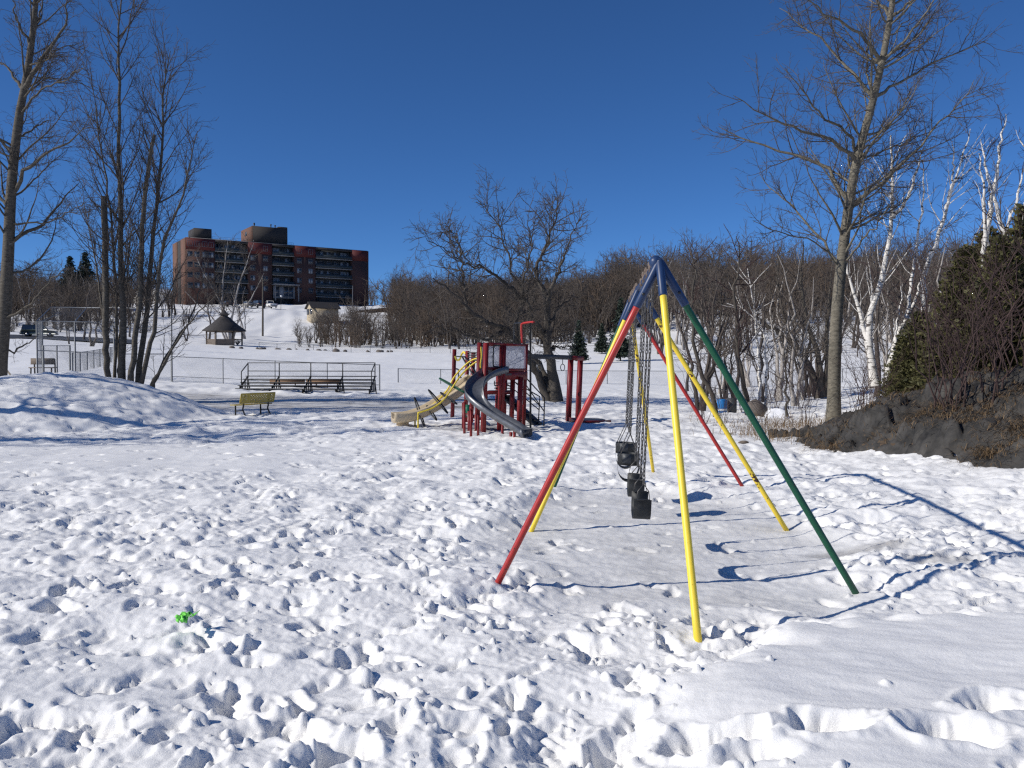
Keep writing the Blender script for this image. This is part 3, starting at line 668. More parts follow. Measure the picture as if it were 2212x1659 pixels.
    bar('grab_handle', catmull([T(400, 505, 30.8), T(430, 515, 30.7), T(436, 560, 30.7), T(432, 740, 30.7), T(415, 790, 30.8), T(395, 795, 30.9)], 3), .02, 'black')
    bar('grab_handle', catmull([T(1110, 125, 24.9), T(1030, 130, 24.8), T(1010, 165, 24.8), T(1003, 420, 24.8), T(1030, 470, 24.9), T(1150, 478, 25.1)], 4), .02, 'black')
    bar('grab_handle', [T(805, 150, 26.2), T(835, 160, 26.1), T(822, 470, 26.1), T(830, 520, 26.1)], .03, 'dgrey')
    bar('chain_rail', catmull([T(803, 145, 26.0), T(812, 300, 26), T(795, 420, 26), T(798, 500, 26)], 3), .02, 'yellow')
    for y in (1002, 1128): bar('rung', [T(365, y, 31), T(600, y + 3, 28.5)], .018, 'black', 6)
    for y in (738, 780, 822, 1010, 1152, 1200, 1245): bar('rung', [T(870 if y > 900 else 1020, y, 28.4), T(1300 if y < 900 else 1150, y + 3, 28.4)], .018, 'dred' if y == 1245 else 'black', 6)
    bar('grab_handle', catmull([T(1035, 700, 28), T(1022, 720, 28), T(1025, 765, 28), T(1050, 790, 28)], 3), .016, 'black')
    bar('upright', [T(908, 900, 28.3), T(898, 1160, 28.3)], .018, 'black', 6); bar('upright', [T(1110, 910, 28.3), T(1098, 1180, 28.3)], .018, 'black', 6)
    # ramp ladder on the right with handrails
    a, b = T(1215, 955, 27.6), T(1790, 1450, 26.9)
    MB().beam(a, b + Vector((0, 0, -.05)), .5, .10).build('ramp', M['dgrey'], root)
    for k in range(9):
        q = a + (b - a) * ((k + .5) / 9) + Vector((0, 0, .06)); MB().box(q, (.12, .46, .05), rz=0.1).build('step', M['dgrey'], root)
    for top, knee, bot in (((1250, 665, 27.9), (1765, 962, 27.3), (1742, 1365, 27.2)), ((1545, 660, 26.6), (1842, 982, 26.5), (1830, 1445, 26.5))):
        bar('hand_rail', [T(*top), T(*knee), T(*bot)], .02, 'black'); tx, ty, td = top; kx, ky, kd = knee
        bar('hand_rail', [T(tx - 15, ty + 95, td), T(kx - 10, ky + 215, kd)], .017, 'black')
    bar('hand_rail', [T(1340, 705, 27.4), T(1765, 1110, 27)], .017, 'black')
    # fire pole with its arch
    bar('fire_pole', [W3(1413, 268, 25.2), W3(1413, 1215, 25.2)], .03, 'black')
    bar('pole_arch', catmull([W3(1442, 261, 25.2), W3(1390, 265, 25.4), W3(1345, 275, 25.6), W3(1334, 300, 25.65), W3(1340, 445, 25.65)], 4), .035, 'red'); bar('pole_arch', catmull([W3(1340, 268, 25.6), W3(1290, 272, 26.2), W3(1270, 290, 26.4), W3(1270, 445, 26.4)], 4), .02, 'black')
    # overhead ring beam and its red frame
    beam('ring_beam', W3(1385, 558, 26.6), W3(1795, 572, 28.9), .10, .15, 'dgrey')
    beam('frame_cap', W3(1780, 573, 28.7), W3(1868, 580, 29.5), .11, .14, 'dred')
    for x, yt, d in ((1764, 585, 28.8), (1848, 575, 29.5)):
        p = W3(x, yt, d); MB().beam((p.x - .04 * (p.z + .3), d, -.3), p, .15, .15, up=(0.3, -0.95, 0)).build('post', M['dred'], root)
    for x, y, d in ((1492, 575, 27.2), (1693, 575, 28.3)):
        c = W3(x, y, d); g = MB().tube([c + Vector((0, 0, -.05)), c + Vector((0, 0, -.20))], .012, 6).build('ring_strap', M['black'], root)
        MB().tube([c + Vector((.07 * math.cos(q), 0, -.31 + .11 * math.sin(q))) for q in [2 * math.pi * i / 14 for i in range(14)]], .014, 6, closed=True).build('trapeze_ring', M['dgrey'], g, True)
    pa, pb = W3(1755, 1092, 28.6), W3(2030, 1100, 29.6)
    MB().prism([pa, pb, W3(2110, 1122, 28.4), W3(1850, 1118, 27.6)], (0, 0, -.14)).build('landing_platform', M['dgrey'], root)
    MB().beam(W3(1755, 1105, 28.4), W3(1850, 1138, 27.5), .06, .12).beam(W3(1850, 1135, 27.5), W3(2110, 1128, 28.4), .06, .10).build('platform_edge', M['dred'], root)
    p = T(580, 1195, 25.5); MB().box((p.x, 25.5, p.z), (.14, .03, .38)).build('activity_panel', M['gpan'], root)
    beam('toddler_seat', T(560, 1245, 25.4), T(720, 1300, 25.2), .3, .05, 'dgrey'); beam('deck_beam', T(550, 1255, 25.3), T(800, 1325, 24.9), .05, .08, 'dred')
    for x, yt, d in ((510, 1060, 25.6), (605, 1200, 25.0), (720, 1240, 24.9)):
        p = T(x, yt, d); MB().box((p.x, d, (p.z - .2) / 2), (.07, .07, p.z + .2)).build('post', M['dred'], root)
play_structure()

# ------------------------------------------------------------------ yellow bench
def yellow_bench():
    A = W(517, 876, 31.0); B = W(590, 869, 32.6); g = tz(A.x, 31.5); root = thing('park_bench', 'yellow perforated metal bench on the snow beside the path', 'bench', (A.x, 31.5, g))
    u = Vector((B.x - A.x, B.y - A.y, 0)); L = u.length; u.normalize(); n = Vector((-u.y, u.x, 0))          # n points away from the camera, the sitting side
    if n.y < 0: n = -n
    o = Vector((A.x, A.y, g))
    up = (Vector((0, 0, 1)) * .97 - n * .22).normalized()
    def panel(name, org, ex, ey, lx, ly, nx, ny):
        mb = MB(); th = ex.cross(ey).normalized() * .012; cw, chh = lx / nx, ly / ny
        for i in range(nx):
            for j in range(ny):
                c = org + ex * (cw * (i + .5)) + ey * (chh * (j + .5)); hole = not (i in (0, nx - 1, 5, 6, nx - 6) or j in (0, ny - 1)) and (i + j) % 2 == 0
                cor = [c + ex * (cw / 2 * a) + ey * (chh / 2 * b) for a, b in ((-1, -1), (1, -1), (1, 1), (-1, 1))]
                if not hole: mb.poly(cor); mb.poly([p + th for p in reversed(cor)]); continue
                hq = [c + ex * (cw * .42 * a) + ey * (chh * .42 * b) for a, b in ((0, -1), (1, 0), (0, 1), (-1, 0))]
                for s_ in (Vector((0, 0, 0)), th):
                    C = [p + s_ for p in cor]; H = [p + s_ for p in hq]
                    mb.poly([C[0], C[1], H[0]]); mb.poly([C[1], C[2], H[1]]); mb.poly([C[2], C[3], H[2]]); mb.poly([C[3], C[0], H[3]])
                    mb.poly([C[1], H[1], H[0]]); mb.poly([C[2], H[2], H[1]]); mb.poly([C[3], H[3], H[2]]); mb.poly([C[0], H[0], H[3]])
        for e0, e1 in ((org, org + ex * lx), (org + ey * ly, org + ex * lx + ey * ly), (org, org + ey * ly), (org + ex * lx, org + ex * lx + ey * ly)): mb.beam(e0, e1, .03, .03)
        return mb.build(name, M['bench'], root)
    panel('backrest', o + Vector((0, 0, .43)) - n * .02, u, up, L, .36, 26, 7)
    panel('seat', o + Vector((0, 0, .36)) + n * .06, u, n, L, .38, 26, 7)
    for s_ in (.22, L - .25):
        p = o + u * s_
        MB().tube(catmull([p + Vector((0, 0, .75)) - n * .08, p + Vector((0, 0, .45)), p + Vector((0, 0, .3)) + n * .02, p + Vector((0, 0, .17)) + n * .04, p - n * .12 + Vector((0, 0, -.12))], 4), .03, 8).build('leg', M['black'], root, True)
        MB().tube([p + n * .4 + Vector((0, 0, .35)), p + n * .4 + Vector((0, 0, -.1))], .03, 8).build('leg', M['black'], root, True)
        MB().tube([p + n * .04 + Vector((0, 0, .15)), p + n * .4 + Vector((0, 0, .13))], .022, 8).build('cross_tube', M['black'], root, True)
yellow_bench()

# ------------------------------------------------------------------ bleacher, players' bench
def bleacher():
    c = WB(1050, 600, 46); g = 0.5; root = thing('bleacher', 'low dark steel bleacher with railings beyond the bench', 'bleacher', (c.x, 46, g))
    x0, x1 = WB(115, 600, 45.2).x, WB(1930, 600, 45.2).x; rows = 5
    kx = 0.24
    def pt(u, r, z): return Vector((x0 + (x1 - x0) * u - kx * 0 + 0.0, 45.2 + r * .45 - 0.9 * u * 1.2, g + z))
    zr = [.16, .32, .48, .64, .80]
    for r in range(rows):
        z = zr[r]
        MB().beam(pt(-.01, r, z), pt(1.01, r, z), .24, .045).build('seat_plank', M['blackf'], root)
        if r: MB().beam(pt(-.01, r - .45, z - .22), pt(1.01, r - .45, z - .22), .16, .03).build('foot_plank', M['blackf'], root)
    for k in range(5):
        u = k / 4; f = MB(); f.beam(pt(u, -.3, -.1), pt(u, 4.1, .78), .05, .09); f.beam(pt(u, 3.9, .75), pt(u, 5.2, -.2), .05, .06); f.beam(pt(u, 0, .0), pt(u, 4.4, .0), .05, .06)
        for r in range(rows): f.beam(pt(u, r, -.02), pt(u, r, zr[r]), .05, .05)
        f.build('support_frame', M['blackf'], root)
        MB().beam(pt(u, 4.2, .7), pt(u, 4.2, 1.55), .05, .05).build('rail_post', M['blackf'], root)
    for z in (1.08, 1.53): MB().beam(pt(0, 4.2, z), pt(1, 4.2, z), .045, .045).build('guard_rail', M['blackf'], root)
    for u in (0, 1): MB().beam(pt(u, 4.2, 1.5), pt(u, 1.6, 1.05), .045, .045).beam(pt(u, 1.6, 1.05), pt(u, 1.6, .1), .045, .045).build('side_rail', M['blackf'], root)
    a, b = WB(552, 520, 49.5), WB(1515, 520, 49.2); g2 = tz((a.x + b.x) / 2, 49.4)
    r2 = thing('players_bench', 'long bench with brown wooden back board behind the bleacher', 'bench', ((a.x + b.x) / 2, 49.4, g2))
    for i in range(2):
        p = a + (b - a) * (i * .51); q = a + (b - a) * (i * .51 + .49); MB().beam(p, q, .05, .27).build('back_board', M['wood'], r2)
        MB().beam(p + Vector((0, .35, -.28)), q + Vector((0, .35, -.28)), .28, .05).build('seat_board', M['wood'], r2)
    for k in range(4):
        p = a + (b - a) * (.06 + .293 * k); MB().beam((p.x, p.y + .08, g2 - .2), (p.x, p.y + .03, p.z + .1), .06, .06).beam((p.x, p.y + .5, g2 - .2), (p.x, p.y + .5, p.z - .3), .06, .06).build('leg', M['blackf'], r2)
bleacher()

# ------------------------------------------------------------------ fences
def link_fabric(a, b, za0, za1, zb0, zb1, step=0.075, r=0.0026):
    """woven wire between two posts: straight diagonal wires both ways, as thin square-section strips"""
    V = []; Q = []; a = np.array(a, float); b = np.array(b, float); L = np.linalg.norm(b - a); u = (b - a) / L; n = np.array((-u[1], u[0])); h = min(za1 - za0, zb1 - zb0)
    m = int((L + h) / step)
    for sgn in (1, -1):
        for i in range(m):
            s0 = i * step - (h if sgn > 0 else 0); s1 = s0 + h * 1.0
            if sgn < 0: s0, s1 = s1, s0
            t0, t1 = 0.0, 1.0
            lo, hi = min(s0, s1), max(s0, s1)
            c0, c1 = max(lo, 0), min(hi, L)
            if c1 - c0 < 0.02: continue
            f = lambda s: (s - s0) / (s1 - s0)
            ends = []
            for s in (c0, c1):
                k = s / L; z0 = za0 + (zb0 - za0) * k; z1 = za1 + (zb1 - za1) * k; xy = a + u * s; ends.append((xy[0], xy[1], z0 + (z1 - z0) * f(s)))
            p, q = np.array(ends[0]), np.array(ends[1]); d = q - p; d /= np.linalg.norm(d); nn = np.array((n[0], n[1], 0)); w = np.cross(d, nn); bs = len(V)
            for e in (p, q):
                for kx, ky in ((1, 0), (-.5, .87), (-.5, -.87)): V.append(e + (w * kx + nn * ky) * r)
            for j in range(3): Q.append((bs + j, bs + (j + 1) % 3, bs + 3 + (j + 1) % 3, bs + 3 + j))
    return V, Q
def fence(label, pts, h, spacing=3.05, step=0.075, r=0.0026, rail=.02, post=.028, fabric=True, lift=0.0, tall_ends=True, bottom=False):
    c = pts[0]; root = thing('chain_link_fence', label, 'fence', (c[0], c[1], tz(*c)), 'chain link fences'); P = []
    for (ax, ay), (bx, by) in zip(pts[:-1], pts[1:]):
        n = max(1, round(math.hypot(bx - ax, by - ay) / spacing))
        for i in range(n): P.append((ax + (bx - ax) * i / n, ay + (by - ay) * i / n))
    P.append(pts[-1]); G = [tz(*p) + lift for p in P]; V = []; Q = []; rl = MB(); bt = MB()
    for i, (p, g) in enumerate(zip(P, G)):
        rr = post * (1.35 if tall_ends and i in (0, len(P) - 1) else 1); MB().tube([(p[0], p[1], g - .4), (p[0], p[1], g + h + .03)], rr, 8).build('post', M['steel'], root, True)
    rl.tube([(p[0], p[1], g + h) for p, g in zip(P, G)], rail, 6); rl.build('top_rail', M['steel'], root, True)
    if bottom: MB().tube([(p[0], p[1], g + .28) for p, g in zip(P, G)], rail * .8, 6).build('bottom_rail', M['steel'], root, True)
    if fabric:
        for i in range(len(P) - 1):
            v, q = link_fabric(P[i], P[i + 1], G[i] - .1, G[i] + h, G[i + 1] - .1, G[i + 1] + h, step, r); k = len(V); V += v; Q += [tuple(k + j for j in f) for f in q]
        mobj('wire_mesh', V, M['steel'], root, Q)
    return root
fence('waist-high chain link fence behind the bleacher', [(XD(370, 50.0), 50.0), (XD(820, 49.6), 49.6)], 1.45, 3.2, bottom=True)
fence('low chain link fence crossing the field behind the playground', [(XD(860, 61.5), 61.5), (XD(1400, 63), 63), (XD(2150, 64), 64)], 0.98, 3.05, step=.11)
fence('far chain link fence in front of the row of boulders', [(XD(560, 126), 126), (XD(800, 121), 121), (XD(1150, 118), 118), (XD(1420, 118), 118)], 0.85, 3.05, step=.3, r=.006, rail=.03, post=.035)
def handrail_fence():
    pts = [(1484, 50), (1500, 46), (1522, 42), (1545, 38.5), (1572, 35.5)]; c = ground(*pts[0]); root = thing('post_and_rail_fence', 'short black post and rail fence sloping down behind the far swing leg', 'fence', c)
    P = [ground(*p) for p in pts]
    for p in P: MB().tube([p - Vector((0, 0, .4)), p + Vector((0, 0, .85))], .03, 8).build('post', M['blackf'], root, True)
    MB().tube([p + Vector((0, 0, .82)) for p in P], .02, 6).build('top_rail', M['blackf'], root, True)
handrail_fence()
def backstop():
    root = thing('backstop', 'tall galvanised baseball backstop with angled overhang', 'backstop', ground(161, 50.5)); d = 51
    P = [WL(455, 835, 50.5), WL(930, 842, 50.0), WL(1416, 850, 50.5), WL(2132, 690, 50)]
    for p in P: MB().tube([(p.x, p.y, tz(p.x, p.y) - .4), p], .045, 8).build('post', M['steel'], root, True)
    bk = WL(525, 835, 53.5); MB().tube([(bk.x, bk.y, tz(bk.x, bk.y) - .3), bk], .045, 8).build('post', M['steel'], root, True)
    T0, T1, T2, T3 = WL(635, 660, 54), WL(1078, 668, 53.2), WL(1500, 668, 53.2), WL(2132, 700, 51)
    def rail(*pts): MB().tube(list(pts), .028, 6).build('rail', M['steel'], root, True)
    rail(T0, T1, T2, T3); rail(P[0], P[1], P[2]); rail(P[0], T0); rail(P[1], T1); rail(bk, T0 + Vector((.3, 0, -.5)))
    mid = [WL(460, 1200, 50.5), WL(930, 1218, 50.0), WL(1416, 1245, 50.5), WL(2132, 1245, 50)]; rail(*mid); rail(P[3] + Vector((0, 0, -1.1)), WL(1420, 890, 50.4))
    V = []; Q = []
    def panel(a, b, za0, za1, zb0, zb1):
        v, q = link_fabric((a.x, a.y), (b.x, b.y), za0, za1, zb0, zb1, .09, .0028); k = len(V); V.extend(v); Q.extend([tuple(k + j for j in f) for f in q])
    for a, b in ((P[0], P[1]), (P[1], P[2])): panel(a, b, tz(a.x, a.y), a.z, tz(b.x, b.y), b.z)
    a = P[0]; panel(a, bk, tz(a.x, a.y), a.z, tz(bk.x, bk.y), bk.z); panel(P[2], P[3], 1.0, mid[2].z, 1.0, mid[3].z)
    v2, q2 = link_fabric((P[0].x, P[0].y), (P[1].x, P[1].y), 0, 1, 0, 1, .05, .0028)     # overhang panel sheared between the rails
    k = len(V)
    for x, y, z in v2:
        s = (x - P[0].x) / (P[1].x - P[0].x); lo = P[0] + (P[1] - P[0]) * s; hi = T0 + (T1 - T0) * s; pnt = lo + (hi - lo) * min(max(z, 0), 1); V.append(np.array(pnt))
    Q.extend([tuple(k + j for j in f) for f in q2])
    mobj('wire_mesh', V, M['steel'], root, Q)
backstop()
fence('chain link dugout fence left of the backstop', [(WL(540, 1300, 53).x, 53.0), (WL(870, 1300, 56).x, 56.0)], 1.75, 1.6, post=.045, lift=0.1)
fence('chain link foul line fence running away behind the tree clump', [(WL(900, 1300, 57).x, 57.0), (WL(1440, 1250, 74).x, 74.0)], 1.35, 2.6, post=.045)
# ------------------------------------------------------------------ trees
def norm(a): return a / np.maximum(np.linalg.norm(a, axis=-1, keepdims=True), 1e-9)
def tubes(groups):
    VV = []; QQ = []; off = 0
    for P, R, k in groups:
        if len(P) == 0: continue
        B, n, _ = P.shape; T = np.empty_like(P); T[:, 1:-1] = P[:, 2:] - P[:, :-2]; T[:, 0] = P[:, 1] - P[:, 0]; T[:, -1] = P[:, -1] - P[:, -2]; T = norm(T)
        ch = norm(P[:, -1] - P[:, 0]); ref = np.where(np.abs(ch[:, 2:3]) > 0.8, np.array([[1.0, 0, 0]]), np.array([[0, 0, 1.0]]))[:, None, :]
        u = norm(np.cross(T, np.broadcast_to(ref, T.shape))); w = np.cross(T, u); a = 2 * np.pi * np.arange(k) / k
        V = P[:, :, None, :] + R[:, :, None, None] * (u[:, :, None, :] * np.cos(a)[None, None, :, None] + w[:, :, None, :] * np.sin(a)[None, None, :, None])
        idx = off + np.arange(B * n * k).reshape(B, n, k); nx = np.roll(idx, -1, axis=2)
        Q = np.stack([idx[:, :-1], nx[:, :-1], nx[:, 1:], idx[:, 1:]], -1).reshape(-1, 4)
        VV.append(V.reshape(-1, 3)); QQ.append(Q); off += B * n * k
    if not VV: return np.zeros((0, 3)), np.zeros((0, 4), int)
    return np.concatenate(VV), np.concatenate(QQ)
def resample(pts, n, rng=None, wob=0.0):
    P = np.array(catmull([np.array(p, float) for p in pts], 6)); s = np.concatenate([[0], np.cumsum(np.linalg.norm(np.diff(P, axis=0), axis=1))]); t = np.linspace(0, s[-1], n)
    Q = np.stack([np.interp(t, s, P[:, i]) for i in range(3)], -1)
    if rng is not None and wob: Q[1:-1] += rng.normal(0, wob, (n - 2, 3))
    return Q
def sprout(rng, P, R, dens, t0, t1, ang, asd, ratio, lmin, lmax, prof, up, wob, n, rk, rmin, flat=None, gold=False):
    if len(P) == 0: return np.zeros((0, n, 3)), np.zeros((0, n))
    N = P.shape[1]; L = np.linalg.norm(np.diff(P, axis=1), axis=2).sum(1)
    cnt = rng.poisson(np.maximum(dens * L * (t1 - t0), 0.01)); idx = np.repeat(np.arange(len(P)), cnt); m = len(idx)
    if m == 0: return np.zeros((0, n, 3)), np.zeros((0, n))
    t = rng.uniform(t0, t1, m); f = t * (N - 1); i = np.minimum(f.astype(int), N - 2); w = (f - i)[:, None]
    pos = P[idx, i] * (1 - w) + P[idx, i + 1] * w; tan = norm(P[idx, i + 1] - P[idx, i]); rad = R[idx, i] * (1 - w[:, 0]) + R[idx, i + 1] * w[:, 0]
    rn = rng.normal(size=(m, 3))
    perp = norm(rn - (rn * tan).sum(1, keepdims=True) * tan); a = np.radians(ang + asd * rng.normal(size=m))[:, None]
    d = np.cos(a) * tan + np.sin(a) * perp
    ln = np.clip(rng.uniform(0.55, 1.1, m) * ratio * L[idx] * (1 - prof * t), lmin, lmax)
    r0 = np.minimum(rad * 0.75, rmin + rk * ln); Q = np.empty((m, n, 3)); Q[:, 0] = pos; st = (ln / (n - 1))[:, None]
    for k in range(1, n):
        Q[:, k] = Q[:, k - 1] + norm(d) * st; d = norm(d) + wob * rng.normal(size=(m, 3)) + np.array([0, 0, up])
    tt = np.linspace(0, 1, n)[None]; RR = r0[:, None] * (1 - tt) + np.minimum(rmin, r0)[:, None] * tt
    return Q, RR
def stem_arrays(stems, n, rng, wob=0.0, tp=0.9):
    P = np.array([resample(s[0], n, rng, wob) for s in stems]); t = np.linspace(0, 1, n); R = np.array([s[1] * (1 - t) ** tp + s[2] * t for s in stems]); 
    R[:, 0] *= 1.35; R[:, 1] *= 1.12
    return P, R
def snap(P1, P0, tol=.9):            # limbs start inside the stem they leave
    for k in range(len(P1)):
        seg = P0.reshape(-1, 3); q = np.concatenate([seg[:-1] + (seg[1:] - seg[:-1]) * t for t in (0, .25, .5, .75)]); dd = np.linalg.norm(q - P1[k, 0], axis=1); j = dd.argmin()
        if dd[j] < tol: P1[k] += (q[j] - P1[k, 0]) * (1 - np.linspace(0, 1, P1.shape[1]))[:, None] ** 2
    return P1
def finish_tree(root, trunk, crown, mt, mc, tn='trunk', cn='crown'):
    V, Q = tubes(trunk); o1 = mobj(tn, V, mt, root, Q, smooth=True); V, Q = tubes(crown)
    o2 = mobj(cn, V, mc, root, Q, smooth=True) if len(V) else None
    return o1, o2

def poplar():
    rng = np.random.default_rng(3); d = 27.0; g = ground(1800, d)
    root = thing('poplar_tree', 'tall leaning grey poplar rising from the rock outcrop', 'tree', g)
    tr = [W(1800, 935, d), W(1806, 700, d), W(1826, 500, d), W(1850, 350, d), W(1885, 220, d), W(1914, 90, d), W(1932, -30, d), W(1944, -180, d), W(1950, -330, d)]
    DP = crop(2700, 0, 1.276); WP = lambda x, y, dd=0: W(*DP(x, y), d + dd)
    P0, R0 = stem_arrays([(tr, .215, .03)], 30, rng)
    lim = [([(820, 1060), (770, 930), (720, 850), (600, 790), (470, 760), (330, 715), (240, 680), (165, 635)], .075, (0, .6, .9, 1.2)), ([(720, 850), (745, 760), (800, 640), (880, 540)], .03, (.5, .2, -.4, -.9)),
           ([(845, 800), (740, 712), (560, 640), (420, 590), (240, 480)], .06, (0, -.6, -1.5, -2)), ([(865, 780), (800, 640), (690, 590), (560, 420), (500, 340)], .05, (0, -.4, -.9, -1.4)),
           ([(940, 500), (860, 400), (800, 330), (700, 220), (560, 120), (470, 40)], .06, (0, .5, 1.2, 1.8)), ([(980, 300), (900, 190), (800, 120), (680, 50), (560, -40)], .06, (0, -.5, -1, -1.6)),
           ([(1010, 95), (960, 0), (900, -150)], .05, (0, .3, .8)), ([(1030, 90), (1150, 0), (1300, -100)], .05, (0, -.4, -1)),
           ([(750, 1340), (690, 1240), (620, 1150), (540, 1040), (440, 960), (370, 870)], .05, (0, .5, 1.1, 1.7)), ([(740, 1330), (600, 1200), (440, 1160), (340, 1110)], .03, (0, -.4, -1, -1.5)),
           ([(850, 1045), (950, 960), (1060, 870), (1200, 720), (1260, 630), (1400, 490), (1450, 400)], .06, (0, -.4, -.9, -1.5)), ([(890, 830), (1000, 770), (1130, 710), (1260, 640)], .035, (0, .5, 1.1, 1.6)),
           ([(905, 770), (980, 700), (1060, 590), (1130, 460)], .04, (0, .8, 1.4, 1.8)), ([(985, 510), (1090, 430), (1220, 340), (1360, 270), (1520, 200)], .05, (0, .3, .7, 1)), ([(1005, 310), (1060, 250), (1140, 160), (1250, 0), (1300, -80)], .05, (0, -.5, -1.1, -1.6)),
           ([(800, 1350), (880, 1230), (960, 1130), (1050, 990)], .04, (0, -.5, -1, -1.5)), ([(940, 500), (915, 400), (910, 260), (940, 80)], .045, (0, .7, 1.1, 1.4)), ([(1000, 200), (1090, 120), (1180, 60)], .03, (0, .8, 1.4))]
    st = []
    for pts, r, dep in lim:
        dd = np.interp(np.linspace(0, 1, len(pts)), np.linspace(0, 1, len(dep)), dep); st.append(([WP(x, y, e) for (x, y), e in zip(pts, dd)], r, .008))
    P1, R1 = stem_arrays(st, 14, rng, .03); P1 = snap(P1, P0)
    Pa, Ra = sprout(rng, P0, R0, 3.2, .28, .98, 55, 10, .22, 1.0, 3.2, .45, .07, .10, 14, .012, .006)
    P1 = np.concatenate([P1, Pa]); R1 = np.concatenate([R1, Ra])
    P2, R2 = sprout(rng, P1, R1, 4.2, .15, .97, 45, 12, .45, .35, 1.9, .42, .05, .12, 7, .008, .005)
    P3, R3 = sprout(rng, P2, R2, 6.5, .1, 1, 45, 15, .5, .18, .85, .3, .04, .14, 4, .005, .0042)
    P4, R4 = sprout(rng, P3, R3, 4.5, .1, 1, 45, 15, .5, .1, .3, .3, .03, .14, 3, .004, .0036)
    finish_tree(root, [(P0, R0, 12), (P1, R1, 7)], [(P2, R2, 4), (P3, R3, 3), (P4, R4, 3)], M['poplar'], M['twig'])
poplar()

def left_tree():
    rng = np.random.default_rng(8); d = 36.0; g = ground(0, d); root = thing('poplar_tree', 'large bare tree at the left edge of the picture', 'tree', g)
    tr = [W(-6, 850, d), W(8, 700, d), W(17, 560, d), W(25, 400, d), W(40, 260, d), W(60, 150, d), W(75, 30, d), W(85, -120, d), W(92, -260, d)]
    P0, R0 = stem_arrays([(tr, .29, .03)], 30, rng)
    C8 = lambda x, y, e=0: W(x / 3.024, y / 3.024, d + e)
    lim = [([(75, 1610), (170, 1540), (300, 1450), (400, 1330), (520, 1190)], .09, 1.2), ([(100, 1440), (300, 1450), (440, 1390), (560, 1320)], .045, -1), ([(95, 1290), (190, 1110), (290, 1020), (440, 930), (590, 830)], .09, -1.6), ([(120, 900), (200, 850), (290, 800), (360, 770)], .05, 1.5),
           ([(150, 590), (230, 470), (320, 310), (420, 160), (450, 30), (455, -80)], .11, -1.2), ([(140, 570), (220, 430), (360, 340), (520, 280)], .05, 1.5), ([(200, 500), (400, 520), (540, 450)], .03, -1), ([(110, 750), (260, 590), (380, 540), (560, 440)], .05, -2), ([(60, 1000), (10, 920), (-60, 830)], .08, .5), ([(30, 1350), (-40, 1250), (-150, 1100)], .08, .8), ([(90, 560), (30, 440), (-60, 380)], .07, .8),
           ([(160, 260), (260, 60), (290, -60)], .06, 1), ([(145, 300), (90, 120), (80, -50)], .06, -1), ([(30, 1800), (180, 1750), (330, 1580), (385, 1350)], .05, .9), ([(40, 2100), (200, 2000), (330, 1830), (420, 1750)], .06, -1), ([(50, 2330), (160, 2270), (260, 2180)], .05, .7)]
    st = [([C8(x, y, e * i / (len(p) - 1)) for i, (x, y) in enumerate(p)], r, .01) for p, r, e in lim]
    P1, R1 = stem_arrays(st, 14, rng, .04); P1 = snap(P1, P0, 1.6); Pa, Ra = sprout(rng, P0, R0, 2.0, .25, .98, 52, 10, .22, 1.2, 3.6, .4, .06, .1, 14, .012, .007); P1 = np.concatenate([P1, Pa]); R1 = np.concatenate([R1, Ra])
    P2, R2 = sprout(rng, P1, R1, 3.8, .15, .98, 45, 12, .45, .35, 2.2, .4, .05, .12, 8, .007, .005); P3, R3 = sprout(rng, P2, R2, 6.0, .1, 1, 45, 15, .5, .2, 1.0, .3, .04, .14, 4, .006, .005)
    P4, R4 = sprout(rng, P3, R3, 3.6, .1, 1, 45, 15, .5, .12, .35, .3, .03, .14, 3, .005, .0045)
    finish_tree(root, [(P0, R0, 12), (P1, R1, 7)], [(P2, R2, 4), (P3, R3, 3), (P4, R4, 3)], M['dpoplar'], M['twig'])
    for xx, yy, rz_, lb in ((-27.0, 17.2, 3.1, 'bare tree off to the left nearest the camera'), (-31.0, 24.8, 1.2, 'bare tree off to the left at the back')):
        r4 = thing('poplar_tree', lb, 'tree', (xx, yy, tz(xx, yy)))
        for o in list(root.children): dup(o, parent=r4)
        r4.rotation_euler = (0, 0, rz_)
    r2 = thing('poplar_tree', 'bare tree off to the left whose shadows cross the mound', 'tree', (-23.5, 22.3, tz(-23.5, 22.3)))
    for o in list(root.children): dup(o, parent=r2)
    r2.rotation_euler = (0, 0, 2.1)
    r3 = thing('poplar_tree', 'second bare tree off to the left behind the mound', 'tree', (-28.5, 30.0, tz(-28.5, 30.0)))
    for o in list(root.children): dup(o, parent=r3)
    r3.rotation_euler = (0, 0, 4.0)
left_tree()

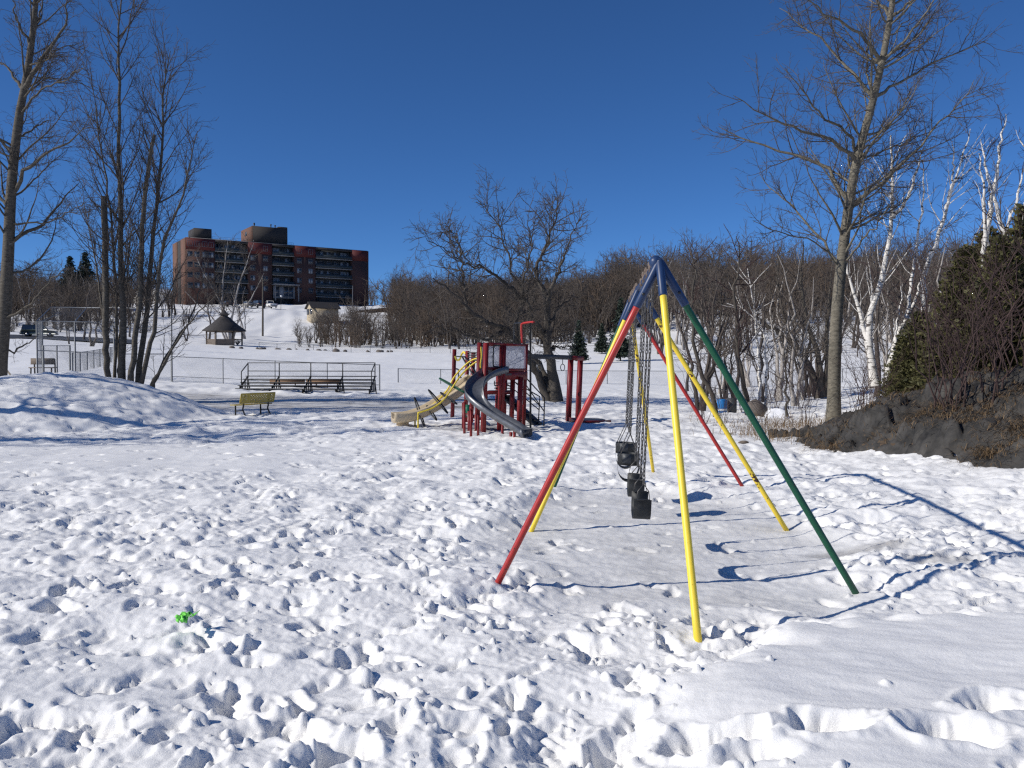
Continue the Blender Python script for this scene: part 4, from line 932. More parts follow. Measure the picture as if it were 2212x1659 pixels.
def clump():
    rng = np.random.default_rng(21); d = 37.5; g = ground(268, d); root = thing('tree_clump', 'clump of slender grey stems growing from the back of the snow mound', 'tree', g)
    E = lambda x, y, e=0: W(x, y, d + e)
    S = [([E(234, 850), E(228, 715), E(228, 582), E(225, 424)], .16, .13), ([E(246, 850, .3), E(252, 700, .3), E(247, 560, .3), E(236, 430, .5), E(215, 300, .7), E(196, 150, 1)], .09, .012), ([E(263, 850), E(266, 682), E(260, 549), E(260, 417), E(256, 331), E(259, 198), E(255, 99), E(262, 0), E(264, -60)], .19, .015),
         ([E(280, 850, -.3), E(292, 740, -.3), E(304, 640, -.3), E(307, 520, -.4), E(318, 380, -.5), E(334, 291, -.6)], .16, .07), ([E(294, 856, .2), E(305, 760, .2), E(322, 640, .3), E(332, 500, .4), E(344, 380, .5), E(351, 298, .6), E(354, 185, .7), E(368, 110, .8)], .17, .015),
         ([E(298, 862), E(318, 768, -.3), E(335, 700, -.4), E(338, 640, -.5), E(348, 549, -.6), E(362, 500, -.7), E(392, 430, -.9), E(410, 350, -1.1), E(425, 290, -1.2)], .14, .015), ([E(305, 868), E(340, 810, -.5), E(378, 745, -.9), E(415, 690, -1.2), E(465, 640, -1.6)], .10, .012), ([E(318, 880), E(345, 800, .4), E(380, 735, .8), E(410, 690, 1), E(440, 600, 1.2)], .11, .012), ([E(255, 850), E(258, 720, 1), E(275, 600, 1.6), E(284, 470, 2)], .07, .012), ([E(240, 845), E(225, 700, 1), E(205, 560, 1.6), E(180, 430, 2)], .08, .012)]
    S = [(p_, a_ * .8, b_) for p_, a_, b_ in S]
    P0, R0 = stem_arrays(S, 24, rng, .02)
    P1, R1 = sprout(rng, P0, R0, 3.0, .22, .98, 38, 9, .26, .7, 4.2, .35, .08, .07, 12, .0075, .006)
    P2, R2 = sprout(rng, P1, R1, 3.8, .12, .98, 40, 12, .42, .35, 1.7, .3, .06, .1, 6, .007, .006); P3, R3 = sprout(rng, P2, R2, 4.4, .1, 1, 42, 14, .5, .22, .9, .3, .05, .12, 3, .006, .0052)
    finish_tree(root, [(P0, R0, 10)], [(P1, R1, 5), (P2, R2, 3), (P3, R3, 3)], M['dpoplar'], M['twig'])
clump()

def middle_tree():
    rng = np.random.default_rng(33); d = 40.0; g = ground(1190, d); root = thing('spreading_tree', 'broad bare tree with forked trunk behind the playground', 'tree', g)
    D8 = crop(1950, 1330, 4.147); D5 = crop(1400, 700, 2.1067)
    q = lambda x, y, e=0: W(*D8(x, y), d + e); p = lambda x, y, e=0: W(*D5(x, y), d + e)
    S = [([q(990, 1090), q(970, 800), q(930, 600), q(880, 350), q(830, 100), p(1590, 1250), p(1580, 1050), p(1540, 900, .3), p(1500, 780, .5), p(1560, 600, .8), p(1640, 420, 1), p(1700, 200, 1)], .30, .02),
         ([q(880, 1080), q(800, 880), q(700, 620), q(600, 430, -.4), q(520, 330, -.8), p(1380, 1420, -1), p(1250, 1250, -1.6), p(1100, 1200, -2.2), p(950, 1080, -2.6), p(800, 960, -3), p(640, 830, -3.2)], .22, .03), ([q(900, 900), q(830, 620, .5), q(720, 440, 1), q(600, 320, 1.5), p(1340, 1330, 1.6), p(1330, 1150, 1.8), p(1390, 1000, 2), p(1300, 780, 2.2), p(1220, 520, 2.4), p(1130, 300, 2.5), p(1000, 200, 2.5)], .17, .02),
         ([p(1100, 1200, -2.2), p(930, 1100, -2), p(900, 900, -1.8), p(880, 700, -1.6), p(820, 480, -1.4), p(700, 380, -1.2)], .1, .015), ([p(1580, 1050), p(1640, 860, -.6), p(1720, 680, -1), p(1780, 500, -1.3), p(1880, 300, -1.6)], .12, .015), ([p(1380, 1000, 1.5), p(1260, 900, 1), p(1080, 760, .5), p(900, 700, 0), p(700, 560, -.5), p(480, 480, -1)], .1, .012), ([q(900, 250), q(960, 150, .3), q(1060, 150, .6), q(1180, 140, .8)], .07, .02), ([p(1560, 1300), p(1440, 1100, -1), p(1380, 900, -1.6), p(1460, 640, -2), p(1420, 300, -2.3)], .11, .015), ([p(1250, 1250, -1.6), p(1120, 1330, -2), p(950, 1300, -2.4), p(760, 1260, -2.8), p(560, 1180, -3)], .09, .012), ([p(1600, 1200), p(1700, 1060, 1), p(1820, 980, 1.6), p(1930, 900, 2)], .08, .012)]
    P0, R0 = stem_arrays(S, 26, rng, .06, 1.35)
    P1, R1 = sprout(rng, P0, R0, 6.2, .26, .97, 52, 14, .27, .8, 2.3, .25, .05, .15, 9, .011, .008); P2, R2 = sprout(rng, P1, R1, 4.8, .12, .98, 48, 14, .45, .4, 1.7, .3, .05, .16, 5, .009, .008)
    P3, R3 = sprout(rng, P2, R2, 5.4, .1, 1, 48, 16, .5, .22, .8, .3, .04, .18, 3, .008, .007)
    finish_tree(root, [(P0, R0, 10)], [(P1, R1, 4), (P2, R2, 3), (P3, R3, 3)], M['bark'], M['twig'])
middle_tree()

def birch(seed, label, stems, d, twigs=True, base=None):
    rng = np.random.default_rng(seed); g = ground(stems[0][0][0][0], d); root = thing('birch_tree', label, 'tree', g, 'white birches')
    S = []
    for i, (pts, r0, r1) in enumerate(stems):
        e = rng.uniform(-.8, .8); S.append(([W(x, y, d + e * k / max(1, len(pts) - 1)) for k, (x, y) in enumerate(pts)], r0, r1))
    P0, R0 = stem_arrays(S, 22, rng, .02)
    P1, R1 = sprout(rng, P0, R0, 3.6, .25, .98, 40, 10, .27, .6, 3.0, .3, .05, .1, 9, .009, .005); P2, R2 = sprout(rng, P1, R1, 4.2, .12, 1, 42, 12, .45, .3, 1.3, .3, .0, .13, 5, .006, .0048); P3, R3 = sprout(rng, P2, R2, 4.6, .1, 1, 42, 14, .5, .18, .8, .3, -.02, .15, 3, .005, .0042)
    tk = R1[:, 0] > .013
    finish_tree(root, [(P0, R0, 9), (P1[tk], R1[tk], 5)], [(P1[~tk], R1[~tk], 4), (P2, R2, 3), (P3, R3, 3)], M['birch'], M['twigb'])
C3 = crop(3300, 700, 2.0738); C3p = lambda *pts: [C3(x, y) for x, y in pts]
birch(41, 'twin-stemmed birch just right of the poplar trunk', [(C3p((300, 1700), (275, 1560), (235, 1360), (200, 1180), (165, 1030), (100, 850), (68, 700), (50, 560)), .10, .02), (C3p((305, 1700), (262, 1420), (250, 1200), (290, 1020), (350, 850), (390, 650), (430, 450), (445, 330), (440, 100), (440, -150), (430, -350)), .13, .02), (C3p((445, 330), (520, 240), (600, 80), (640, -60), (700, -250)), .07, .012)], 28.5)
birch(42, 'birch with a fanned pair of stems beside the twin birch', [(C3p((395, 1690), (420, 1540), (460, 1400), (480, 1280), (560, 1150), (640, 960), (670, 850)), .11, .025), (C3p((470, 1350), (480, 1200), (500, 1100), (520, 950), (515, 880)), .04, .012), (C3p((560, 1150), (580, 980), (610, 780), (640, 570), (660, 400), (690, 230), (700, 50), (690, -150)), .06, .012)], 28.0)
birch(43, 'birch leaning right in the middle of the birch stand', [(C3p((640, 1620), (660, 1440), (690, 1200), (705, 950), (700, 850), (740, 660), (820, 480), (880, 250), (920, 100), (980, -60), (1040, -250), (1080, -400)), .12, .012), (C3p((700, 860), (670, 760), (640, 600)), .05, .01), (C3p((880, 250), (930, 50), (940, -150), (930, -300)), .05, .01)], 29.5)
birch(44, 'pair of crossing birches above the cedars', [(C3p((1140, 1080), (1165, 900), (1185, 650), (1210, 500), (1190, 300), (1190, 100), (1150, -200)), .10, .012), (C3p((1210, 560), (1240, 300), (1260, 130), (1300, -50), (1330, -300), (1370, -520)), .09, .012), (C3p((1290, 980), (1260, 850), (1215, 660)), .06, .05)], 26.5)
birch(45, 'birch leaning left across its neighbours above the cedars', [(C3p((1500, 760), (1440, 620), (1370, 480), (1300, 250), (1250, 80), (1210, -80), (1160, -320)), .09, .012), (C3p((1340, 1010), (1380, 800), (1360, 600), (1380, 430), (1430, 250), (1490, 80), (1530, -150)), .08, .012)], 26.0)
birch(46, 'birch at the right edge of the picture', [(C3p((1450, 1080), (1480, 850), (1470, 520), (1500, 330), (1530, 150), (1560, -250)), .08, .012), (C3p((1560, 1000), (1540, 700), (1590, 400), (1600, 0), (1590, -400)), .09, .012)], 25.0)
birch(47, 'slim birch in front of the old stump tree', [([(1642, 905), (1640, 820), (1636, 740), (1626, 650), (1615, 580)], .07, .012), ([(1655, 905), (1655, 820), (1652, 740), (1640, 700), (1600, 665), (1570, 655)], .06, .012)], 32)

def plain_tree(seed, label, name, stems, d, mt, mc, dens=(2.2, 3.0, 4.2), r=(.010, .0075, .006), up=.05, lens=(.28, .45, .5), grp=None, wob=.13, t0=.25, k=1.0):
    rng = np.random.default_rng(seed); g = ground(stems[0][0][0][0], d); root = thing(name, label, 'tree', g, grp)
    S = []
    for pts, r0, r1 in stems:
        e = rng.uniform(-1, 1); S.append(([W(x, y, d + e * k / max(1, len(pts) - 1)) for k, (x, y) in enumerate(pts)], r0, r1))
    P0, R0 = stem_arrays(S, 20, rng, .03); P1, R1 = sprout(rng, P0, R0, dens[0] * 1.5, t0, .99, 48, 13, lens[0], .5 * k, 3.2 * k, .3, up, wob, 10, .010, r[0]); P2, R2 = sprout(rng, P1, R1, dens[1], .1, 1, 46, 14, lens[1], .25 * k, 1.3 * k, .3, up, wob, 6, .006, r[1]); P3, R3 = sprout(rng, P2, R2, dens[2], .1, 1, 46, 14, lens[2], .12 * k, .6 * k, .3, up, wob, 4, .004, r[2])
    finish_tree(root, [(P0, R0, 8)], [(P1, R1, 5), (P2, R2, 3), (P3, R3, 3)], mt, mc)
plain_tree(51, 'old multi-stemmed tree leaning over the fence left of the poplar', 'old_tree', [([(1770, 858), (1750, 800), (1715, 745), (1680, 715), (1640, 690), (1600, 640)], .22, .02), ([(1776, 858), (1768, 780), (1745, 700), (1730, 600), (1735, 520)], .18, .02), ([(1785, 858), (1786, 760), (1790, 660), (1800, 560)], .15, .02), ([(1752, 800), (1700, 700), (1680, 600), (1690, 520)], .1, .015)], 44, M['bark'], M['twig'], (2.6, 3.2, 4.0), r=(.01, .007, .006))
plain_tree(52, 'slender bare tree with twisted stem behind the chipped yellow leg', 'slender_tree', [([(1548, 915), (1540, 860), (1515, 800), (1500, 740), (1495, 650), (1500, 590), (1490, 530)], .10, .012)], 31, M['bark'], M['twigr'], (2.4, 3, 4), t0=.3)
plain_tree(53, 'slender bare tree standing behind the green swing leg', 'slender_tree', [([(1625, 920), (1610, 850), (1598, 780), (1590, 700), (1585, 620), (1600, 560), (1590, 510)], .11, .012)], 32, M['bark'], M['twigr'], (2.6, 3, 4), t0=.25)
plain_tree(54, 'thin dark sapling left of the poplar base', 'sapling', [([(1700, 900), (1698, 840), (1695, 780), (1690, 720)], .045, .01)], 30, M['bark'], M['twig'], (2.4, 2.4, 2), t0=.2)
plain_tree(55, 'bare tree with leaning trunk behind the slender trees', 'slender_tree', [([(1590, 915), (1585, 860), (1560, 790), (1555, 700), (1560, 600)], .09, .012)], 35, M['bark'], M['twig'], (2.4, 3, 3.5), t0=.3)

plain_tree(56, 'large pale-limbed bare tree in front of the apartment block', 'bare_tree', [([(497, 747), (501, 690), (512, 630), (532, 570), (548, 525)], .24, .03), ([(497, 747), (489, 690), (470, 640), (440, 590), (420, 545)], .22, .03), ([(500, 747), (516, 690), (545, 640), (570, 590)], .2, .03), ([(495, 747), (481, 690), (481, 620), (487, 560), (492, 520)], .22, .03), ([(493, 747), (470, 700), (430, 660), (400, 630)], .2, .03)], 150, M['pale'], M['twig'], (1.2, 1.5, 1.8), r=(.022, .016, .013), k=2.4, t0=.22)
# generic bare trees for the woods, shared meshes
def generic_tree(seed, H, spread, nst, mt, mc, twig=.012, dens=(1.4, 1.6, 2.2), fork=.3, rs=1.0):
    rng = np.random.default_rng(seed); S = []
    for k in range(nst):
        a = rng.uniform(0, 6.28); le = rng.uniform(.75, 1) * H; sp = spread * rng.uniform(.3, 1) * (1 if nst > 1 else .25); b = np.array((.12 * math.cos(a), .12 * math.sin(a), 0)) * (nst > 1)
        S.append(([b + (0, 0, -.5), b + np.array((math.cos(a) * sp * .25, math.sin(a) * sp * .25, le * .35)), b + np.array((math.cos(a + .4) * sp * .6, math.sin(a + .4) * sp * .6, le * .7)), b + np.array((math.cos(a) * sp, math.sin(a) * sp, le))], H * .013 * rs * (1 if nst > 1 else 1.35), .012 * rs))
    P0, R0 = stem_arrays(S, 12, rng, .08); P1, R1 = sprout(rng, P0, R0, dens[0], fork, .98, 46, 12, .36, .8, H * .42, .35, .07, .13, 8, .011 * rs, twig); P2, R2 = sprout(rng, P1, R1, dens[1], .12, 1, 46, 14, .45, .5, H * .2, .3, .05, .15, 5, .008 * rs, twig * .9); P3, R3 = sprout(rng, P2, R2, dens[2], .1, 1, 46, 14, .5, .35, H * .1, .3, .04, .16, 3, .006 * rs, twig * .8)
    V1, Q1 = tubes([(P0, R0, 6)]); V2, Q2 = tubes([(P1, R1, 4), (P2, R2, 3), (P3, R3, 3)])
    m1 = np_mesh('woods_trunk', V1, Q1, None, True); m1.materials.append(mt); m2 = np_mesh('woods_crown', V2, Q2, None, True); m2.materials.append(mc)
    return m1, m2
GT = [generic_tree(100 + i, 10, 3.2, n, M['woods'], M['woodst'], .012, (1.8, 2.0, 2.4)) for i, n in enumerate((1, 3, 2, 1, 4))]
GP = [generic_tree(120 + i, 10, 2.6, n, M['pale'], M['woodst'], .013, (1.5, 1.7, 2.0)) for i, n in enumerate((2, 3))]
GS = [generic_tree(130 + i, 4.0, 1.9, n, M['twigr'], M['twigr'], .0030, (1.1, 1.5, 1.6), .2, .36) for i, n in enumerate((5, 7, 6))]     # shrubs
GF = [generic_tree(140 + i, 4.0, 2.0, n, M['woods'], M['woodst'], .011, (2.0, 2.2, 2.2), .1) for i, n in enumerate((5, 6))]
def put(var, name, label, cat, px, d, h, base=10.0, group=None, rng=random, dz=0.0, names=('trunk', 'crown'), xy=None):
    x, y = xy or (XD(px, d), d); r = thing(name, label, cat, (x, y, tz(x, y) + dz), group)
    for me, nm in zip(var, names):
        o = bpy.data.objects.new(nm, me); COL.objects.link(o); o.parent = r; ORG[o] = ORG[r]
    s = h / base; r.scale = (s * rng.uniform(.85, 1.2), s * rng.uniform(.85, 1.2), s); r.rotation_euler = (0, 0, rng.uniform(0, 6.28))
    return r
rw = random.Random(77)
def wood(n, px0, px1, d0, d1, h0, h1, label, group, vs, name='bare_tree', test=None):
    k = 0; t = 0
    while k < n and t < n * 20:
        t += 1; px = rw.uniform(px0, px1); d = rw.uniform(d0, d1)
        if test and not test(px, d): continue
        put(rw.choice(vs), name, label, 'tree', px, d, rw.uniform(h0, h1), group=group, rng=rw); k += 1
wood(75, 690, 1330, 138, 250, 6.5, 10.5, 'bare grey-brown tree in the woods behind the playground', 'trees in the woods behind the playground', GT, test=lambda px, d: d > 138 + (1330 - px) * .01 and not (px < 840 and d > 165 - (px - 690) * .1 and d > 150))
wood(95, 1330, 2260, 150, 300, 8, 13, 'bare brown tree on the wooded slope behind the swings', 'trees on the wooded slope behind the swings', GT, test=lambda px, d: d > 165 or px > 1700)
wood(50, -60, 400, 140, 235, 8, 13, 'bare grey tree on the hillside at left beyond the road', 'trees on the left hillside', GT + GP[:1], test=lambda px, d: px < 330 or d > 190)
wood(62, 1400, 2240, 108, 168, 11, 18, 'tall bare tree standing at the front of the wooded slope', 'tall trees at the front of the wooded slope', GT + GP[:1])
wood(20, 1430, 1770, 34, 62, 4.5, 8, 'slender bare tree in the thicket between the swings and the poplar', 'slender trees in the thicket left of the poplar', GT + GP)
wood(16, 1850, 2260, 36, 70, 6, 10, 'slender bare tree behind the birches at right', 'slender trees behind the birches', GT + GP)
wood(26, 1440, 2150, 100, 150, 3, 6.5, 'thin bare sapling at the foot of the far slope', 'saplings at the foot of the far slope', GT + GP, 'sapling')
wood(14, 640, 850, 150, 178, 4, 7, 'slim bare sapling below the snowy hillside', 'saplings below the snowy hillside', GT, 'sapling')
for i, (px, d, h, lab) in enumerate(((455, 146, 12, 'bare tree behind the gazebo on its left'), (530, 160, 11.5, 'bare tree between the gazebo and the utility pole'), (405, 140, 10, 'bare tree between the stem clump and the gazebo'))): put(GP[i % 2] if i == 1 else GT[i], 'bare_tree', lab, 'tree', px, d, h, rng=rw)
for px, d, h, lab in ((196, 100, 9, 'bare tree standing before the parked car by the road'), (152, 104, 7, 'small vase-shaped bare tree beside the road'), (178, 118, 7.5, 'bushy bare tree at the road edge behind the backstop')): put(GT[2], 'bare_tree', lab, 'tree', px, d, h, rng=rw)
# the woods behind: masses nobody could count, instanced from a few trees
kinds = bpy.data.collections.new('tree_kinds')
for i, (m1, m2) in enumerate(GT + GP[:1] + GF[:1]):
    for k, me in enumerate((m1, m2)): pass
    na, nb = len(m1.vertices), len(m2.vertices); va = np.empty(na * 3, np.float32); vb = np.empty(nb * 3, np.float32); m1.vertices.foreach_get('co', va); m2.vertices.foreach_get('co', vb)
    qa = np.empty(len(m1.loops), np.int32); qb = np.empty(len(m2.loops), np.int32); m1.loops.foreach_get('vertex_index', qa); m2.loops.foreach_get('vertex_index', qb)
    V = np.concatenate([va.reshape(-1, 3), vb.reshape(-1, 3)]); V = V * (10.0 / max(V[:, 2].max(), 1)) if i >= 6 else V
    me = np_mesh('woods_tree', V, np.concatenate([qa.reshape(-1, 4), qb.reshape(-1, 4) + na]), None, True); me.materials.append(M['woodst'] if i % 3 else M['woods2']); kinds.objects.link(bpy.data.objects.new('woods_tree', me))
def woods_mass(name, label, n, px0, px1, d0, d1, h0, h1, seed, test=None, clear=None):
    rng = np.random.default_rng(seed); px = rng.uniform(px0, px1, n * 2); d = np.sqrt(rng.uniform(d0 * d0, d1 * d1, n * 2)); keep = np.array([test is None or test(a, b) for a, b in zip(px, d)]); px = px[keep][:n]; d = d[keep][:n]; x = XD(px, d)
    h = rng.uniform(h0, h1, len(x)) / 10
    h *= .8 + .45 * perlin(px * .012, d * .03, seed) + .25 * (rng.random(len(x)) > .9)
    if clear is not None: h *= np.array([clear(a, b) for a, b in zip(px, d)])
    me = bpy.data.meshes.new(name); me.vertices.add(len(x)); me.vertices.foreach_set('co', np.stack([x, d, terrain(x, d)], -1).astype(np.float32).ravel()); me.update()
    at = me.attributes.new('sc', 'FLOAT_VECTOR', 'POINT'); w = rng.uniform(.85, 1.25, len(x)); at.data.foreach_set('vector', np.stack([h * w, h * w, h], -1).astype(np.float32).ravel())
    at = me.attributes.new('ro', 'FLOAT_VECTOR', 'POINT'); at.data.foreach_set('vector', np.stack([0 * h, 0 * h, rng.uniform(0, 6.28, len(x))], -1).astype(np.float32).ravel())
    o = place(me, name, M['woodst']); o['kind'] = 'stuff'; tag(o, label, 'woods')
    g = bpy.data.node_groups.new(name, 'GeometryNodeTree'); g.interface.new_socket('Geometry', in_out='INPUT', socket_type='NodeSocketGeometry'); g.interface.new_socket('Geometry', in_out='OUTPUT', socket_type='NodeSocketGeometry')
    N = g.nodes; gi = N.new('NodeGroupInput'); go = N.new('NodeGroupOutput'); ci = N.new('GeometryNodeCollectionInfo'); ci.inputs['Collection'].default_value = kinds; ci.inputs['Separate Children'].default_value = True; ci.inputs['Reset Children'].default_value = True
    ip = N.new('GeometryNodeInstanceOnPoints'); ip.inputs['Pick Instance'].default_value = True
    sc_ = N.new('GeometryNodeInputNamedAttribute'); sc_.data_type = 'FLOAT_VECTOR'; sc_.inputs[0].default_value = 'sc'; ro = N.new('GeometryNodeInputNamedAttribute'); ro.data_type = 'FLOAT_VECTOR'; ro.inputs[0].default_value = 'ro'
    L = g.links; L.new(gi.outputs[0], ip.inputs['Points']); L.new(ci.outputs[0], ip.inputs['Instance']); L.new(sc_.outputs[0], ip.inputs['Scale']); L.new(ro.outputs[0], ip.inputs['Rotation']); L.new(ip.outputs[0], go.inputs[0])
    o.modifiers.new('woods', 'NODES').node_group = g
woods_mass('far_woods', 'dense bare woods filling the slope behind the playground', 1900, 690, 1420, 134, 340, 5, 13, 9, lambda px, d: (px > 850 or d < 170) and d > 134 + max(0, px - 1150) * .12 and not (px < 1000 and 225 < d < 250), lambda px, d: .72 if px < 850 else 1)
woods_mass('far_woods', 'dense bare woods on the hillside behind the swings and birches', 2300, 1320, 2700, 160, 360, 9, 18, 10)
woods_mass('far_woods', 'dense bare woods on the left hillside beyond the road', 900, -500, 420, 140, 330, 5, 13, 12, lambda px, d: d > 150 + max(0, px - 200) * .25 and not (px > 330 and d > 205))
woods_mass('far_woods', 'thin line of bare treetops behind the apartment block', 160, 380, 900, 300, 400, 7, 10, 13)

# conifers
def spruce_mesh(seed, H, Rb, n, size, mat_, base=.08, shape=1.0, droop=-.12):
    rng = np.random.default_rng(seed); P0 = resample([(0, 0, -.4), (0, 0, H * .5), (0, 0, H)], 8)[None]; R0 = np.linspace(H * .016, .01, 8)[None]; m = n; t = base + (1 - base) * rng.random(m) ** 1.15; a = rng.uniform(0, 6.28, m); ln = Rb * (1 - t) ** shape * rng.uniform(.6, 1.08, m) + .06
    pos = np.stack([0 * t, 0 * t, t * H], -1); dr = np.stack([np.cos(a), np.sin(a), np.full(m, droop) + .5 * t], -1); st = np.linspace(0, 1, 5); P1 = pos[:, None] + norm(dr)[:, None] * (ln[:, None] * st)[..., None]; P1[:, :, 2] += .12 * ln[:, None] * st ** 2; R1 = np.outer(.006 + .012 * ln, 1 - .8 * st)
    k = np.maximum((ln / size * 3.2).astype(int), 3); idx = np.repeat(np.arange(m), k); u = rng.uniform(.15, 1.05, len(idx)); c = pos[idx] + norm(dr)[idx] * (ln[idx] * u)[:, None]; c[:, 2] += .12 * ln[idx] * u ** 2; c += rng.normal(0, size * .35, c.shape)
    d1 = norm(norm(dr)[idx] + rng.normal(0, .55, c.shape)); d2 = norm(np.cross(d1, rng.normal(size=c.shape))); s = size * rng.uniform(.6, 1.3, len(c))[:, None]
    V = np.stack([c - d1 * s * .5 - d2 * s * .12, c + d2 * s * .3, c + d1 * s * .7, c - d2 * s * .3], 1).reshape(-1, 3); Q = np.arange(len(V)).reshape(-1, 4)
    V1, Q1 = tubes([(P0, R0, 7), (P1, R1, 3)]); m1 = np_mesh('conifer_trunk', V1, Q1, None, True); m1.materials.append(M['bark']); m2 = np_mesh('conifer_crown', V, Q); m2.materials.append(mat_)
    return m1, m2
SPR = spruce_mesh(1, 10, 3.0, 520, .42, M['needle']); SPR2 = spruce_mesh(2, 10, 2.7, 480, .45, M['needle'])
for v, px, d, h, lab in ((SPR, 1250, 92, 4.6, 'dark spruce behind the ring frame of the playground'), (SPR2, 1340, 96, 7.0, 'dark spruce behind the upper part of the red swing leg'), (SPR2, 1300, 112, 4, 'small spruce between the two larger spruces'), (SPR, 154, 205, 13, 'pointed dark conifer on the left hill, left of its twin'), (SPR, 187, 208, 14, 'pointed dark conifer on the left hill, right of its twin'), (SPR2, 2080, 36, 5.6, 'dark spruce among the birches at right')): put(v, 'spruce_tree', lab, 'tree', px, d, h, rng=rw)
CED = [spruce_mesh(5, 6, 1.9, 1000, .17, M['cedar'], .02, .55, .35), spruce_mesh(6, 6, 1.7, 900, .17, M['cedar'], .02, .6, .3)]
for i, (px, d, h, lab) in enumerate(((1985, 26.5, 3.0, 'low olive cedar bush beside the birch trunks'), (2085, 25, 4.6, 'olive cedar in the middle of the thicket at right'), (2165, 23.5, 4.6, 'olive cedar at the right edge behind the rock'), (2130, 27, 5.2, 'tall olive cedar at the back of the thicket'), (2230, 25, 5.6, 'tallest olive cedar at the right border'), (1945, 28, 2.3, 'small cedar bush at the foot of the twin birch'))): put(CED[i % 2], 'cedar_tree', lab, 'tree', px, d, h, base=6.0, rng=rw)
# background conifers on the crest
for k in range(5): put(SPR2, 'spruce_tree', 'small dark conifer among the far woods', 'tree', rw.uniform(820, 1300), rw.uniform(250, 300), rw.uniform(7, 11), group='conifers in the far woods', rng=rw)
# ------------------------------------------------------------------ rock outcrop with grass and shrubs
ROCK_L = [(6.55, 20.9), (6.9, 19.4), (7.5, 17.9), (8.0, 16.2), (8.3, 14.7), (9.2, 13.6), (11.5, 12.8), (15, 12.5)]
def rock_h(X, Y):
    d = seg_dist(X, Y, ROCK_L); ex = np.interp(Y, [12.5, 12.8, 13.6, 14.7, 16.2, 17.9, 19.4, 20.9, 24, 40], [15, 11.5, 9.2, 8.3, 8.0, 7.5, 6.9, 6.55, 7.2, 9.0]); s = np.where(X > ex, d, -d)
    w = perlin(X * .5, Y * .5, 61) * .5 + perlin(X * 1.3, Y * 1.3, 62) * .22
    h = 0.9 * sst(-.1, 1.4, s + w * .5) + .4 * sst(1.2, 3.4, s + w) + .5 * sst(3, 7, s + w * 2) * sst(21, 17, Y) - .35 * sst(19.5, 22.5, Y)
    h = h * (.22 + .78 * sst(1690, 1890, CX + F * X / Y + 25 * w))
    f = np.abs(perlin(X * .8 + Y * .3, Y * 1.2, 63)) * .3 + np.abs(perlin(X * 2.3, Y * 2.6, 64)) * .13 + np.abs(perlin(X * 6, Y * 6, 65)) * .10 + np.abs(perlin(X * 3.4 - Y, Y * 4.4, 67)) * .10
    # fractured blocks: nearest and second nearest of jittered cells
    xs = (X * .94 + Y * .34 + w * .25) / .62; ys = (-X * .34 + Y * .94 + w * .2) / .95; b1 = np.full(X.shape, 9.0); b2 = b1.copy(); hv = np.zeros(X.shape); ix = np.floor(xs); iy = np.floor(ys)
    for a in (-1, 0, 1):
        for c in (-1, 0, 1):
            t1 = _hash(ix + a, iy + c, 81) / 6.2832; t2 = _hash(ix + a, iy + c, 82) / 6.2832; t3 = _hash(ix + a, iy + c, 83) / 6.2832
            dd = np.hypot(ix + a + t1 - xs, iy + c + t2 - ys); m = dd < b1; b2 = np.where(m, b1, np.minimum(b2, dd)); hv = np.where(m, t3 - .5 + (t1 - .5) * (xs - ix - a - t1) * .8, hv); b1 = np.minimum(b1, dd)
    blk = hv * .36 - .16 * sst(.12, .0, b2 - b1)
    return h * (1 - .15 * w) + (blk - f) * sst(0, .8, s) + .035 * perlin(X * 14, Y * 14, 66) - .8 * sst(.55, -.45, s + .4 * w), s
def outcrop():
    x = np.arange(5.6, 15.5, .055); y = np.arange(11.5, 25.5, .055); X, Y = np.meshgrid(x, y); h, s = rock_h(X, Y); Z = np.minimum(terrain(X, Y), .6) + h
    edge = np.minimum(sst(25.5, 23.5, Y), 1); Z = Z * edge + (1 - edge) * (-1.0)
    idx = np.arange(X.size).reshape(X.shape); Q = np.stack([idx[:-1, :-1], idx[:-1, 1:], idx[1:, 1:], idx[1:, :-1]], -1).reshape(-1, 4)
    keep = (Z.ravel()[Q].max(1) > terrain(X.ravel()[Q[:, 0]], Y.ravel()[Q[:, 0]]) - .3); Q = Q[keep]
    o = mobj('rock_outcrop', np.stack([X, Y, Z], -1), M['rock'], None, Q, smooth=False); tag(o, 'dark grey bedrock outcrop at the right edge of the snow', 'rock'); return lambda a, b: float(np.minimum(terrain(np.array([a]), np.array([b])), .6)[0] + rock_h(np.array([float(a)]), np.array([float(b)]))[0][0])
rz = outcrop()
def grass(name, label, pts, n, hmin, hmax, seed, zf, lean=.5, w=.006):
    rng = np.random.default_rng(seed); V = []; T = []
    for k in range(n):
        cx, cy, rx, ry = pts[rng.integers(len(pts))]; x = cx + rng.normal() * rx; y = cy + rng.normal() * ry; z = zf(x, y) - .03; h = rng.uniform(hmin, hmax); a = rng.uniform(0, 6.28); l = rng.uniform(.3, 1.6) * lean * h; sx, sy = math.cos(a), math.sin(a); b = len(V)
        for t, kk in ((0, 1.0), (.45, .8), (.8, .5)):
            px, py, pz = x + sx * l * t * t, y + sy * l * t * t, z + h * t * (1 - .35 * t * lean); V += [(px - sy * w * kk, py + sx * w * kk, pz), (px + sy * w * kk, py - sx * w * kk, pz)]
        V.append((x + sx * l, y + sy * l, z + h * (1 - .35 * lean) - .15 * l)); T += [(b, b + 1, b + 3), (b, b + 3, b + 2), (b + 2, b + 3, b + 5), (b + 2, b + 5, b + 4), (b + 4, b + 5, b + 6)]
    o = mobj(name, V, M['grass'], None, None, T); o['kind'] = 'stuff'; tag(o, label, 'grass')
